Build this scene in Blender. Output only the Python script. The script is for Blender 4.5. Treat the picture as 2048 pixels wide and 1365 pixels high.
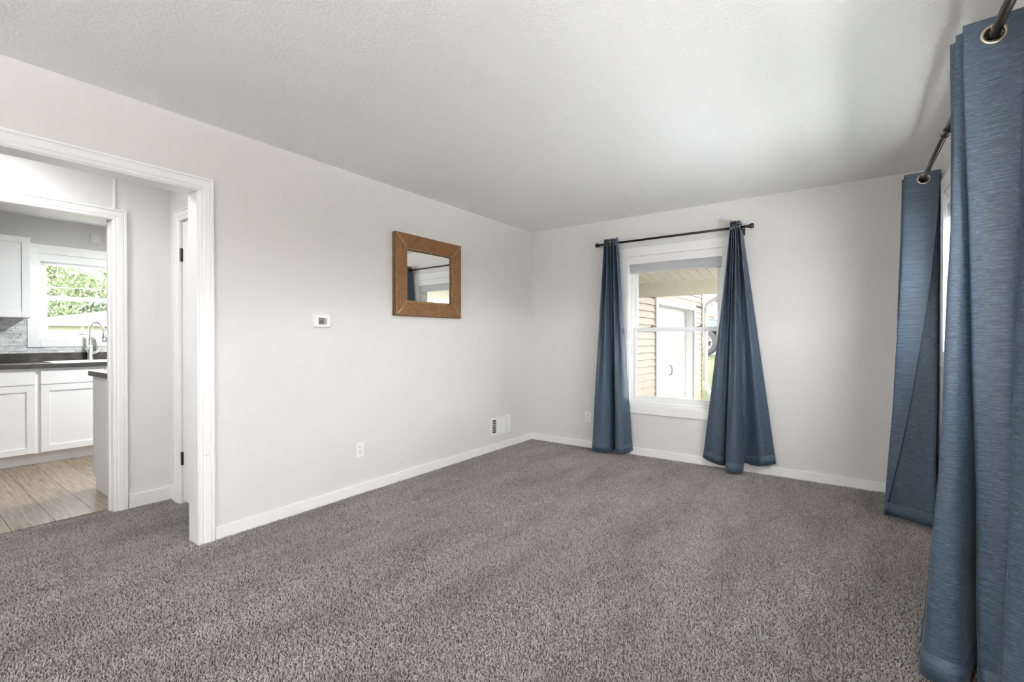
import bpy, bmesh, math, random
from mathutils import Vector, Matrix
random.seed(7)
scene = bpy.context.scene
for o in list(bpy.data.objects):
    bpy.data.objects.remove(o)
C = scene.collection
PI = math.pi

# ------------------------------------------------------------------ camera
cd = bpy.data.cameras.new('camera')
cam = bpy.data.objects.new('camera', cd)
C.objects.link(cam)
cd.sensor_width = 36.0
cd.lens = 16.30
cd.clip_start = 0.05
cd.clip_end = 400
cam.location = (3.030, -4.600, 1.1855)
cam.rotation_euler = (PI/2 - 0.00553, 0, 0.62428)
scene.camera = cam

# ------------------------------------------------------------------ world (overcast sky), exposure
world = bpy.data.worlds.new('overcast_sky')
scene.world = world
world.use_nodes = True
bg = world.node_tree.nodes['Background']
bg.inputs[0].default_value = (0.955, 0.975, 1.0, 1)
bg.inputs[1].default_value = 7.4
scene.view_settings.view_transform = 'Standard'
scene.view_settings.look = 'None'
scene.view_settings.gamma = 1.0
scene.view_settings.use_curve_mapping = False
scene.view_settings.exposure = 1.55
scene.cycles.use_denoising = True
scene.cycles.use_light_tree = False
scene.cycles.adaptive_threshold = 0.03
scene.cycles.max_bounces = 14
scene.cycles.diffuse_bounces = 6
scene.cycles.glossy_bounces = 5
scene.cycles.transparent_max_bounces = 16
scene.cycles.sample_clamp_indirect = 8.0
scene.cycles.caustics_reflective = False
scene.cycles.caustics_refractive = False

sl = bpy.data.lights.new('sun', 'SUN'); sl.energy = 22.0; sl.angle = math.radians(6); sl.color = (1.0, 0.985, 0.96)
so = bpy.data.objects.new('sun', sl); C.objects.link(so)
so.rotation_euler = Vector((0.05, -0.80, -1.35)).to_track_quat('-Z', 'Y').to_euler()   # high sun beyond the garage: lights the patio outside the right-hand windows
def portal(loc, rot, sx, sy):
    l = bpy.data.lights.new('window_portal', 'AREA')
    l.shape = 'RECTANGLE'; l.size = sx; l.size_y = sy
    l.cycles.is_portal = True
    o = bpy.data.objects.new('window_portal', l)
    o.location = loc; o.rotation_euler = rot
    C.objects.link(o)
# a portal faces into the room (area lights shine along local -z)
portal((1.655, 0.20, 1.27), (-PI/2, 0, 0), 0.95, 1.5)          # back window
portal((3.70, -1.64, 1.57), (0, PI/2, 0), 0.95, 1.35)           # right window
portal((3.70, -3.11, 1.57), (0, PI/2, 0), 0.95, 0.80)              # window beside the camera
portal((2.10, -6.60, 1.50), (PI/2, 0, 0), 1.0, 1.2)             # rear window
portal((-3.92, -3.19, 1.63), (0, -PI/2, 0), 0.92, 0.90)         # kitchen window

# ------------------------------------------------------------------ materials
MATS = {}
def mat(name, col, rough=0.5, metal=0.0, spec=0.5, **kw):
    m = bpy.data.materials.new(name)
    m.use_nodes = True
    nt = m.node_tree
    b = nt.nodes['Principled BSDF']
    b.inputs['Base Color'].default_value = (*col, 1)
    b.inputs['Roughness'].default_value = rough
    b.inputs['Metallic'].default_value = metal
    b.inputs['Specular IOR Level'].default_value = spec
    for k, v in kw.items():
        b.inputs[k].default_value = v
    MATS[name] = m
    return m
def nd(m, t, **kw):
    n = m.node_tree.nodes.new(t)
    for k, v in kw.items():
        setattr(n, k, v)
    return n
def lk(m, a, b):
    m.node_tree.links.new(a, b)
def bsdf(m):
    return m.node_tree.nodes['Principled BSDF']
def coords(m, scale=(1, 1, 1), out='Object'):
    tc = nd(m, 'ShaderNodeTexCoord'); mp = nd(m, 'ShaderNodeMapping')
    mp.inputs['Scale'].default_value = scale
    lk(m, tc.outputs[out], mp.inputs['Vector'])
    return mp.outputs['Vector']
def noise(m, vec, scale, detail=2.0, rough=0.5):
    n = nd(m, 'ShaderNodeTexNoise')
    n.inputs['Scale'].default_value = scale
    n.inputs['Detail'].default_value = detail
    n.inputs['Roughness'].default_value = rough
    lk(m, vec, n.inputs['Vector'])
    return n.outputs['Fac']
def ramp(m, fac, stops):
    r = nd(m, 'ShaderNodeValToRGB')
    e = r.color_ramp.elements
    while len(e) < len(stops):
        e.new(0.5)
    for i, (p, c) in enumerate(stops):
        e[i].position = p; e[i].color = (*c, 1)
    lk(m, fac, r.inputs['Fac'])
    return r.outputs['Color']
def bump(m, h, strength, dist=0.01):
    b = nd(m, 'ShaderNodeBump')
    b.inputs['Strength'].default_value = strength
    b.inputs['Distance'].default_value = dist
    lk(m, h, b.inputs['Height'])
    lk(m, b.outputs['Normal'], bsdf(m).inputs['Normal'])

m = mat('wall_paint', (0.735, 0.713, 0.692), 0.75, spec=0.25)
v = coords(m); bump(m, noise(m, v, 95, 3, 0.6), 0.22, 0.004)
m = mat('hall_paint', (0.78, 0.775, 0.765), 0.7, spec=0.25)
v = coords(m); bump(m, noise(m, v, 95, 3, 0.6), 0.15, 0.004)
m = mat('kitchen_paint', (0.62, 0.615, 0.61), 0.7, spec=0.25)
v = coords(m); bump(m, noise(m, v, 95, 3, 0.6), 0.15, 0.004)
m = mat('ceiling_paint', (0.91, 0.91, 0.905), 0.85, spec=0.15)
v = coords(m); bump(m, noise(m, v, 70, 4, 0.65), 0.55, 0.008)
mat('trim_paint', (0.885, 0.88, 0.87), 0.38, spec=0.45)
mat('vinyl', (0.88, 0.88, 0.88), 0.35)
mat('cabinet_paint', (0.85, 0.85, 0.85), 0.40)
mat('toe_paint', (0.82, 0.83, 0.84), 0.5)
m = mat('blind', (0.88, 0.88, 0.90), 0.45)
trn = nd(m, 'ShaderNodeBsdfTranslucent'); trn.inputs['Color'].default_value = (0.88, 0.88, 0.90, 1)
mxs = nd(m, 'ShaderNodeMixShader'); mxs.inputs[0].default_value = 0.45
lk(m, bsdf(m).outputs[0], mxs.inputs[1]); lk(m, trn.outputs[0], mxs.inputs[2]); lk(m, mxs.outputs[0], m.node_tree.nodes['Material Output'].inputs['Surface'])
mat('plastic_white', (0.86, 0.85, 0.83), 0.35)
mat('plate_grey', (0.70, 0.695, 0.69), 0.5)
mat('hole_dark', (0.03, 0.028, 0.025), 0.7)
mat('duct_dark', (0.10, 0.09, 0.085), 0.7)
mat('bronze', (0.030, 0.022, 0.017), 0.36, 0.6)
mat('rod_dark', (0.11, 0.10, 0.085), 0.25, 0.9)
mat('brass_lock', (0.30, 0.22, 0.08), 0.4, 0.9)
mat('grommet', (0.52, 0.44, 0.34), 0.25, 1.0)
mat('hinge', (0.05, 0.047, 0.043), 0.45, 0.6)
mat('steel', (0.80, 0.80, 0.78), 0.32, 1.0)
mat('steel_dark', (0.08, 0.08, 0.08), 0.4, 0.5)
mat('mirror', (0.86, 0.87, 0.86), 0.02, 1.0)
mat('screen', (0.20, 0.185, 0.17), 0.25)
mat('screen_side', (0.40, 0.37, 0.34), 0.25)
mat('digits', (0.012, 0.010, 0.008), 0.5)
m = mat('bamboo', (0.30, 0.17, 0.065), 0.45)
v = coords(m); lk(m, ramp(m, noise(m, v, 60, 2), [(0.3, (0.17, 0.10, 0.04)), (0.7, (0.50, 0.34, 0.17))]), bsdf(m).inputs['Base Color'])
m = mat('frame_edge', (0.13, 0.065, 0.022), 0.5)
v = coords(m, (8, 8, 3)); lk(m, ramp(m, noise(m, v, 8, 3), [(0.3, (0.09, 0.045, 0.015)), (0.7, (0.20, 0.10, 0.03))]), bsdf(m).inputs['Base Color'])

# woven rattan (UV in metres)
m = mat('rattan', (0.35, 0.16, 0.05), 0.48)
uv = coords(m, (1, 1, 1), 'UV')
bk = nd(m, 'ShaderNodeTexBrick')
bk.offset = 0.5
bk.inputs['Scale'].default_value = 1.0
bk.inputs['Brick Width'].default_value = 0.0125
bk.inputs['Row Height'].default_value = 0.0068
bk.inputs['Mortar Size'].default_value = 0.0014
bk.inputs['Mortar Smooth'].default_value = 0.6
bk.inputs['Bias'].default_value = 0.0
bk.inputs['Color1'].default_value = (0.62, 0.31, 0.105, 1)
bk.inputs['Color2'].default_value = (0.34, 0.14, 0.042, 1)
bk.inputs['Mortar'].default_value = (0.045, 0.018, 0.008, 1)
lk(m, uv, bk.inputs['Vector'])
mx = nd(m, 'ShaderNodeMixRGB', blend_type='MULTIPLY'); mx.inputs[0].default_value = 0.55
lk(m, bk.outputs['Color'], mx.inputs[1])
lk(m, ramp(m, noise(m, uv, 14, 3), [(0.3, (0.62, 0.55, 0.5)), (0.7, (1.15, 1.1, 1.0))]), mx.inputs[2])
lk(m, mx.outputs[0], bsdf(m).inputs['Base Color'])
inv = nd(m, 'ShaderNodeMath', operation='SUBTRACT'); inv.inputs[0].default_value = 1
lk(m, bk.outputs['Fac'], inv.inputs[1]); bump(m, inv.outputs[0], 0.9, 0.004)

# curtain cloth with horizontal slubs (UV in metres)
m = mat('curtain_cloth', (0.10, 0.15, 0.21), 0.46, spec=0.40)
bsdf(m).inputs['Sheen Weight'].default_value = 0.08
bsdf(m).inputs['Sheen Roughness'].default_value = 0.4
uv = coords(m, (16, 260, 1), 'UV'); n1 = noise(m, uv, 1.0, 3, 0.6)
uv2 = coords(m, (60, 900, 1), 'UV'); n2 = noise(m, uv2, 1.0, 2, 0.5)
ad = nd(m, 'ShaderNodeMath', operation='ADD'); lk(m, n1, ad.inputs[0]); lk(m, n2, ad.inputs[1])
hf = nd(m, 'ShaderNodeMath', operation='MULTIPLY'); hf.inputs[1].default_value = 0.5; lk(m, ad.outputs[0], hf.inputs[0])
lk(m, ramp(m, hf.outputs[0], [(0.33, (0.017, 0.028, 0.044)), (0.50, (0.049, 0.078, 0.117)), (0.66, (0.118, 0.168, 0.232))]), bsdf(m).inputs['Base Color'])
bump(m, hf.outputs[0], 0.35, 0.002)
mat('curtain_hem', (0.08, 0.115, 0.165), 0.6)

# carpet
m = mat('carpet_base', (0.12, 0.110, 0.103), 0.95, spec=0.1)
m = mat('carpet_tuft', (0.25, 0.235, 0.225), 0.9, spec=0.12)
oi = nd(m, 'ShaderNodeObjectInfo')
mp = nd(m, 'ShaderNodeMapping'); mp.inputs['Scale'].default_value = (2.6, 0.8, 1); mp.inputs['Rotation'].default_value = (0, 0, 0.12)
lk(m, oi.outputs['Location'], mp.inputs['Vector'])
lean_tint = ramp(m, noise(m, mp.outputs['Vector'], 1.4, 4, 0.6), [(0.36, (0.84, 0.83, 0.82)), (0.50, (0.97, 0.97, 0.97)), (0.66, (1.10, 1.10, 1.10))])   # pile-lean shading of vacuum strokes, painted into the tuft colour
mx = nd(m, 'ShaderNodeMixRGB', blend_type='MULTIPLY'); mx.inputs[0].default_value = 1.0
lk(m, lean_tint, mx.inputs[1]); lk(m, mx.outputs[0], bsdf(m).inputs['Base Color'])
ge = nd(m, 'ShaderNodeNewGeometry')
strand = noise(m, ge.outputs['Position'], 260, 2, 0.6)
mixf = nd(m, 'ShaderNodeMath', operation='MULTIPLY_ADD'); mixf.inputs[1].default_value = 0.22; lk(m, oi.outputs['Random'], mixf.inputs[0]); lk(m, strand, mixf.inputs[2])
lk(m, ramp(m, mixf.outputs[0], [(0.42, (0.18, 0.163, 0.150)), (0.56, (0.38, 0.354, 0.333)), (0.68, (0.50, 0.470, 0.446)), (0.84, (0.70, 0.665, 0.635))]), mx.inputs[2])

# laminate plank
m = mat('laminate', (0.35, 0.24, 0.15), 0.24, spec=0.6)
v = coords(m, (1.0, 14, 1)); n1 = noise(m, v, 4.0, 7, 0.65)
oi = nd(m, 'ShaderNodeObjectInfo')
ad = nd(m, 'ShaderNodeMath', operation='MULTIPLY_ADD'); ad.inputs[1].default_value = 0.16; lk(m, oi.outputs['Random'], ad.inputs[0]); lk(m, n1, ad.inputs[2])
lk(m, ramp(m, ad.outputs[0], [(0.36, (0.155, 0.108, 0.070)), (0.56, (0.255, 0.187, 0.128)), (0.78, (0.35, 0.268, 0.194))]), bsdf(m).inputs['Base Color'])
bump(m, n1, 0.1, 0.002)
# dark countertop laminate with pale veins
m = mat('counter', (0.06, 0.052, 0.047), 0.42)
v = coords(m); n1 = noise(m, v, 9, 6, 0.7)
lk(m, ramp(m, n1, [(0.35, (0.035, 0.030, 0.027)), (0.60, (0.075, 0.066, 0.060)), (0.68, (0.13, 0.12, 0.11)), (0.72, (0.07, 0.06, 0.055))]), bsdf(m).inputs['Base Color'])
# marble ledger stone
m = mat('stone', (0.6, 0.6, 0.6), 0.6)
v = coords(m, (1, 6, 22)); n1 = noise(m, v, 3.2, 5, 0.65)
oi = nd(m, 'ShaderNodeObjectInfo')
ad = nd(m, 'ShaderNodeMath', operation='MULTIPLY_ADD'); ad.inputs[1].default_value = 0.22; lk(m, oi.outputs['Random'], ad.inputs[0]); lk(m, n1, ad.inputs[2])
lk(m, ramp(m, ad.outputs[0], [(0.36, (0.38, 0.38, 0.385)), (0.55, (0.64, 0.64, 0.64)), (0.75, (0.82, 0.82, 0.81))]), bsdf(m).inputs['Base Color'])
bump(m, n1, 0.5, 0.006)
# glass pane: lets the light straight through, with a faint mirror sheen
m = bpy.data.materials.new('pane_glass'); m.use_nodes = True; MATS['pane_glass'] = m
nt = m.node_tree; nt.nodes.remove(nt.nodes['Principled BSDF'])
tr = nd(m, 'ShaderNodeBsdfTransparent'); gl = nd(m, 'ShaderNodeBsdfGlossy'); gl.inputs['Roughness'].default_value = 0.02
ms = nd(m, 'ShaderNodeMixShader'); ms.inputs[0].default_value = 0.05
lk(m, tr.outputs[0], ms.inputs[1]); lk(m, gl.outputs[0], ms.inputs[2])
lk(m, ms.outputs[0], nt.nodes['Material Output'].inputs['Surface'])
# outdoors
mat('siding', (0.185, 0.134, 0.084), 0.6)
mat('siding_back', (0.035, 0.027, 0.019), 0.8)
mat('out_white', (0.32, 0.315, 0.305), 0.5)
mat('shade_lift_white', (0.60, 0.595, 0.58), 0.4)  # lighter copy of the outdoor white, offsets shade on backlit parts
mat('soffit', (0.60, 0.56, 0.47), 0.6)
mat('beam', (0.50, 0.46, 0.36), 0.6)
mat('patio_bounce', (0.76, 0.765, 0.775), 0.9)
mat('concrete', (0.16, 0.155, 0.15), 0.9)
m = mat('lawn', (0.16, 0.26, 0.06), 0.95)
v = coords(m); lk(m, ramp(m, noise(m, v, 6, 6, 0.75), [(0.3, (0.018, 0.025, 0.007)), (0.7, (0.040, 0.050, 0.014))]), bsdf(m).inputs['Base Color'])
mat('red_wall', (0.10, 0.013, 0.010), 0.7)
mat('porch_brown', (0.07, 0.042, 0.03), 0.7)
mat('out_glass', (0.12, 0.13, 0.13), 0.1)
mat('car_paint', (0.10, 0.13, 0.16), 0.25, 0.2)
mat('tire', (0.03, 0.029, 0.028), 0.85)
mat('rim', (0.55, 0.55, 0.55), 0.3, 0.9)
mat('cream_wall', (0.34, 0.315, 0.22), 0.8)
mat('roof_pale', (0.075, 0.071, 0.069), 0.85)
mat('bark', (0.13, 0.10, 0.07), 0.9)
for i, c in enumerate([(0.125, 0.165, 0.075), (0.165, 0.200, 0.105), (0.080, 0.112, 0.055)]):
    mm = mat('leaf_%d' % i, c, 0.7)
    v = coords(mm); lk(mm, ramp(mm, noise(mm, v, 1.6, 3), [(0.3, tuple(x*0.7 for x in c)), (0.7, tuple(min(1, x*1.5) for x in c))]), bsdf(mm).inputs['Base Color'])
mat('wire', (0.2, 0.2, 0.2), 0.6)
mm = mat('lamp_lens', (0.9, 0.9, 0.88), 0.4)
bsdf(mm).inputs['Emission Color'].default_value = (1, 0.96, 0.9, 1)
bsdf(mm).inputs['Emission Strength'].default_value = 4.0

# ------------------------------------------------------------------ helpers
def wloc(o):
    p = Vector((0, 0, 0))
    while o:
        p += o.location; o = o.parent
    return p
def obj(name, bm, material, parent=None, smooth=False, label=None, bevel=0):
    me = bpy.data.meshes.new(name)
    if parent is not None:
        bmesh.ops.translate(bm, verts=bm.verts, vec=-wloc(parent))
    bm.normal_update()
    bm.to_mesh(me); bm.free()
    o = bpy.data.objects.new(name, me)
    me.materials.append(MATS[material])
    if smooth:
        for p in me.polygons: p.use_smooth = True
    C.objects.link(o)
    if parent is not None: o.parent = parent
    if label: o['label'] = label
    if bevel:
        md = o.modifiers.new('bevel', 'BEVEL'); md.width = bevel; md.segments = 2; md.limit_method = 'ANGLE'
    return o
def thing(name, label, cat, loc=(0, 0, 0), group=None, kind=None):
    o = bpy.data.objects.new(name, None)
    o.empty_display_size = 0.05
    C.objects.link(o); o.location = loc
    o['label'] = label; o['category'] = cat
    if group: o['group'] = group
    if kind: o['kind'] = kind
    return o
def tag(o, label, cat, group=None, kind=None):
    o['label'] = label; o['category'] = cat
    if group: o['group'] = group
    if kind: o['kind'] = kind
    return o
def add_box(bm, x0, x1, y0, y1, z0, z1):
    x0, x1 = sorted((x0, x1)); y0, y1 = sorted((y0, y1)); z0, z1 = sorted((z0, z1))
    v = [bm.verts.new(c) for c in ((x0,y0,z0),(x1,y0,z0),(x1,y1,z0),(x0,y1,z0),(x0,y0,z1),(x1,y0,z1),(x1,y1,z1),(x0,y1,z1))]
    for f in ((3,2,1,0),(4,5,6,7),(0,1,5,4),(1,2,6,5),(2,3,7,6),(3,0,4,7)):
        bm.faces.new([v[i] for i in f])
    return v
def boxes(*bs):
    bm = bmesh.new()
    for b in bs: add_box(bm, *b)
    return bm
def add_tube(bm, pts, r, n=12, caps=True):
    pts = [Vector(p) for p in pts]
    rs = r if isinstance(r, (list, tuple)) else [r]*len(pts)
    rings = []
    up = None
    for i, p in enumerate(pts):
        a = pts[max(i-1, 0)]; b = pts[min(i+1, len(pts)-1)]
        t = (b-a).normalized()
        if up is None:
            up = Vector((0, 0, 1)) if abs(t.z) < 0.9 else Vector((1, 0, 0))
        s = t.cross(up).normalized(); up = s.cross(t).normalized()
        rings.append([bm.verts.new(p + (s*math.cos(2*PI*k/n) + up*math.sin(2*PI*k/n))*rs[i]) for k in range(n)])
    for a, b in zip(rings, rings[1:]):
        for k in range(n):
            bm.faces.new((a[k], a[(k+1) % n], b[(k+1) % n], b[k]))
    if caps:
        bm.faces.new(rings[0][::-1]); bm.faces.new(rings[-1])
def tube(pts, r, n=12):
    bm = bmesh.new(); add_tube(bm, pts, r, n); return bm
def lathe(profile, origin, axis, n=20):
    """profile: (distance along axis, radius)"""
    bm = bmesh.new(); ax = Vector(axis).normalized(); o = Vector(origin)
    up = Vector((0, 0, 1)) if abs(ax.z) < 0.9 else Vector((1, 0, 0))
    s = ax.cross(up).normalized(); u = s.cross(ax)
    rings = [[bm.verts.new(o + ax*d + (s*math.cos(2*PI*k/n)+u*math.sin(2*PI*k/n))*max(r, 1e-4)) for k in range(n)] for d, r in profile]
    for a, b in zip(rings, rings[1:]):
        for k in range(n):
            bm.faces.new((a[k], a[(k+1) % n], b[(k+1) % n], b[k]))
    bm.faces.new(rings[0][::-1]); bm.faces.new(rings[-1])
    bmesh.ops.recalc_face_normals(bm, faces=bm.faces)
    return bm
def torus(origin, axis, R, r, n=28, k=10):
    bm = bmesh.new(); ax = Vector(axis).normalized(); o = Vector(origin)
    up = Vector((0, 0, 1)); s = ax.cross(up).normalized(); u = s.cross(ax)
    rings = []
    for i in range(n):
        a = 2*PI*i/n; d = s*math.cos(a)+u*math.sin(a)
        rings.append([bm.verts.new(o + d*(R+r*math.cos(2*PI*j/k)) + ax*(0.6*r*math.sin(2*PI*j/k))) for j in range(k)])
    for i in range(n):
        a, b = rings[i], rings[(i+1) % n]
        for j in range(k):
            bm.faces.new((a[j], a[(j+1) % k], b[(j+1) % k], b[j]))
    bmesh.ops.recalc_face_normals(bm, faces=bm.faces)
    return bm
def prism(poly, f):
    """poly: 2-D outline; f(a,b,k) -> 3-D point, k = 0/1 the two ends"""
    bm = bmesh.new()
    A = [bm.verts.new(f(a, b, 0)) for a, b in poly]; B = [bm.verts.new(f(a, b, 1)) for a, b in poly]
    n = len(poly)
    for i in range(n):
        bm.faces.new((A[i], A[(i+1) % n], B[(i+1) % n], B[i]))
    bm.faces.new(A[::-1]); bm.faces.new(B)
    bmesh.ops.recalc_face_normals(bm, faces=bm.faces)
    return bm
def struct(name, bm, material, parent=None, label=None, cat=None, **kw):
    o = obj(name, bm, material, parent, **kw)
    if parent is None:
        o['kind'] = 'structure'
        if label: tag(o, label, cat)
    return o

# ------------------------------------------------------------------ room shell
H = 2.44; W = 3.50; YR = -6.40
wl = struct('wall_left', boxes((-0.12, 0, -3.48, 0, -0.02, H), (-0.12, 0, YR, -5.05, -0.02, H), (-0.12, 0, -5.05, -3.48, 2.055, H)), 'wall_paint',
       label='long pale greige wall with the mirror and wide cased opening', cat='wall')
struct('wall_back', boxes((-0.12, 1.20, 0, 0.15, -0.6, H), (2.11, 3.65, 0, 0.15, -0.6, H), (1.20, 2.11, 0, 0.15, -0.6, 0.51), (1.20, 2.11, 0, 0.15, 2.025, H)), 'wall_paint',
       label='far greige wall around the curtained window over the carport', cat='wall')
struct('wall_right', boxes((W, W+0.15, YR, -3.50, -0.6, H), (W, W+0.15, -2.72, -2.30, -0.6, H), (W, W+0.15, -3.50, -2.72, -0.6, 1.11), (W, W+0.15, -3.50, -2.72, 2.025, H), (W, W+0.15, -0.98, 0, -0.6, H), (W, W+0.15, -2.30, -0.98, -0.6, 1.11), (W, W+0.15, -2.30, -0.98, 2.025, H)), 'wall_paint',
       label='right-hand wall behind the two nearest blue curtains', cat='wall')
struct('wall_rear', boxes((-4.0, 1.60, YR-0.15, YR, -0.6, H), (2.60, 3.65, YR-0.15, YR, -0.6, H), (1.60, 2.60, YR-0.15, YR, -0.6, 0.90), (1.60, 2.60, YR-0.15, YR, 2.10, H)), 'wall_paint',
       label='wall behind the camera with a window', cat='wall')
struct('wall_hall', boxes((-1.17, -1.05, -3.602, -3.28, -0.02, H), (-1.17, -1.05, -4.80, -3.602, 2.018, H), (-1.17, -1.05, YR, -4.80, -0.02, H)), 'hall_paint',
       label='white hallway wall beside the cased kitchen doorway', cat='wall')
struct('wall_closet', boxes((-1.17, -0.86, -3.28, -3.17, -0.02, H), (-0.86, -0.16, -3.28, -3.17, 2.03, H), (-0.16, -0.12, -3.28, -3.17, -0.02, H)), 'hall_paint',
       label='short hallway wall holding the white closet door', cat='wall')
wk = struct('wall_kitchen', boxes((-3.90, -3.74, YR, -3.565, -0.6, H), (-3.90, -3.74, -2.81, -1.0, -0.6, H), (-3.90, -3.74, -3.565, -2.81, -0.6, 1.185), (-3.90, -3.74, -3.565, -2.81, 2.07, H)), 'kitchen_paint',
       label='light grey kitchen wall with the window over the sink', cat='wall')
struct('wall_kitchen_end', boxes((-3.74, -1.17, -1.0, -0.88, -0.02, H), (-1.17, -1.05, -3.17, -0.88, -0.02, H)), 'kitchen_paint',
       label='grey kitchen end wall out of sight beyond the peninsula', cat='wall')
struct('ceiling', boxes((-3.90, W+0.15, YR-0.15, 0.15, H, H+0.12)), 'ceiling_paint', label='white textured ceiling over the whole room', cat='ceiling')

fl = struct('floor', boxes((-1.13, W, YR, 0, -0.10, -0.014)), 'carpet_base', label='wall-to-wall grey carpet of the living room and hallway', cat='floor')
# carpet pile: countless tufts, instanced on a sheet just over the floor
bm = bmesh.new()
for (x0, x1, y0, y1) in ((0.013, W-0.013, -5.3, -0.013), (-0.12, 0.013, -5.0, -3.47), (-1.04, -0.12, -5.3, -3.29), (-1.13, -1.04, -4.78, -3.62), (-0.85, -0.17, -3.29, -3.2)):
    bm.faces.new([bm.verts.new(c) for c in ((x0, y0, -0.013), (x1, y0, -0.013), (x1, y1, -0.013), (x0, y1, -0.013))])
pile = obj('carpet_pile', bm, 'carpet_base', fl)
pile['kind'] = 'stuff'; pile['label'] = 'speckled grey cut carpet pile'
bm = bmesh.new()
rnd = random.Random(3)
for k in range(6):
    a = 2*PI*k/6 + rnd.uniform(-.4, .4); lean = rnd.uniform(0.001, 0.0032); w = 0.0014
    d = Vector((math.cos(a), math.sin(a), 0)); s = Vector((-d.y, d.x, 0))
    h = rnd.uniform(0.011, 0.0165)
    p0 = d*0.0012; p1 = d*(0.0012+lean*0.5)+Vector((0, 0, h*0.6)); p2 = d*(0.0012+lean*1.3)+Vector((0, 0, h))
    v = [bm.verts.new(q) for q in (p0-s*w, p0+s*w, p1-s*w*1.1, p1+s*w*1.1, p2-s*w*0.7, p2+s*w*0.7)]
    bm.faces.new((v[0], v[1], v[3], v[2])); bm.faces.new((v[2], v[3], v[5], v[4]))
tuft_me = bpy.data.meshes.new('tuft'); bm.to_mesh(tuft_me); bm.free(); tuft_me.materials.append(MATS['carpet_tuft'])
tuft = bpy.data.objects.new('carpet_tuft', tuft_me)          # data source of the pile, not linked to the scene
def pile_nodes():
    g = bpy.data.node_groups.new('pile', 'GeometryNodeTree')
    g.interface.new_socket('Geometry', in_out='INPUT', socket_type='NodeSocketGeometry')
    g.interface.new_socket('Geometry', in_out='OUTPUT', socket_type='NodeSocketGeometry')
    N = g.nodes.new; L = g.links.new
    gi = N('NodeGroupInput'); go = N('NodeGroupOutput')
    dp = N('GeometryNodeDistributePointsOnFaces'); dp.distribute_method = 'POISSON'; dp.inputs['Distance Min'].default_value = 0.0046; dp.inputs['Density Max'].default_value = 60000
    L(gi.outputs[0], dp.inputs['Mesh'])
    oi = N('GeometryNodeObjectInfo'); oi.inputs['Object'].default_value = tuft
    ip = N('GeometryNodeInstanceOnPoints')
    L(dp.outputs['Points'], ip.inputs['Points']); L(oi.outputs['Geometry'], ip.inputs['Instance'])
    # the lean of the pile wanders over the floor in long vacuum strokes
    pos = N('GeometryNodeInputPosition')
    rotv = N('ShaderNodeVectorRotate'); rotv.inputs['Angle'].default_value = math.radians(7); rotv.rotation_type = 'Z_AXIS'
    L(pos.outputs[0], rotv.inputs['Vector'])
    sc = N('ShaderNodeVectorMath'); sc.operation = 'MULTIPLY'; sc.inputs[1].default_value = (4.2, 0.9, 1)
    L(rotv.outputs[0], sc.inputs[0])
    nz = N('ShaderNodeTexNoise'); nz.inputs['Scale'].default_value = 1.5; nz.inputs['Detail'].default_value = 3
    L(sc.outputs[0], nz.inputs['Vector'])
    sb = N('ShaderNodeVectorMath'); sb.operation = 'SUBTRACT'; sb.inputs[1].default_value = (0.5, 0.5, 0.5)
    L(nz.outputs['Color'], sb.inputs[0])
    ml = N('ShaderNodeVectorMath'); ml.operation = 'MULTIPLY'; ml.inputs[1].default_value = (4.6, 4.6, 0)
    L(sb.outputs[0], ml.inputs[0])
    rv = N('FunctionNodeRandomValue'); rv.data_type = 'FLOAT_VECTOR'
    rv.inputs[0].default_value = (-0.45, -0.45, -3.1); rv.inputs[1].default_value = (0.45, 0.45, 3.1)
    ad = N('ShaderNodeVectorMath'); ad.operation = 'ADD'
    L(ml.outputs[0], ad.inputs[0]); L(rv.outputs[0], ad.inputs[1])
    er = N('FunctionNodeEulerToRotation'); L(ad.outputs[0], er.inputs[0])
    L(er.outputs[0], ip.inputs['Rotation'])
    rs = N('FunctionNodeRandomValue'); rs.inputs[2].default_value = 0.55; rs.inputs[3].default_value = 0.85
    L(rs.outputs[1], ip.inputs['Scale'])
    jn = N('GeometryNodeJoinGeometry'); L(gi.outputs[0], jn.inputs[0]); L(ip.outputs[0], jn.inputs[0])
    L(jn.outputs[0], go.inputs[0])
    return g
md = pile.modifiers.new('pile', 'NODES'); md.node_group = pile_nodes()

# kitchen floor: laminate planks running across to the cabinets
kf = struct('floor_kitchen', boxes((-3.74, -1.13, YR, -1.0, -0.10, -0.014)), 'hole_dark', label='brown wood-look laminate plank floor of the kitchen', cat='floor')
pw = 0.1965
y = -3.50 + pw*2
seams = [y - pw*i for i in range(0, 9)]
for i, yy in enumerate(seams):
    cut = -1.13 - (0.35 + (i*0.47) % 1.1)
    xs = [-3.74, cut-1.25, cut, -1.13] if cut-1.25 > -3.7 else [-3.74, cut, -1.13]
    for a, b in zip(xs, xs[1:]):
        obj('plank', boxes((a+0.0008, b-0.0008, yy-pw+0.0008, yy-0.0008, -0.014, -0.001)), 'laminate', kf, bevel=0.0012)

# baseboards
def baseboard(name, b, label):
    return struct(name, boxes(b), 'trim_paint', label=label, cat='baseboard', bevel=0.003)
baseboard('baseboard_left', (0, 0.012, -3.405, 0, -0.013, 0.068), 'white baseboard below the mirror wall')
baseboard('baseboard_back', (0.012, W-0.012, -0.012, 0, -0.013, 0.068), 'white baseboard below the curtained carport window')
baseboard('baseboard_right', (W-0.012, W, YR, -0.012, -0.013, 0.068), 'white baseboard along the right-hand wall')
baseboard('baseboard_hall', (-1.05, -1.038, -3.54, -3.292, -0.013, 0.088), 'white baseboard between kitchen doorway and closet door')
baseboard('baseboard_closet', (-1.05, -0.935, -3.292, -3.28, -0.013, 0.088), 'short white baseboard next to the closet door casing')

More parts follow.
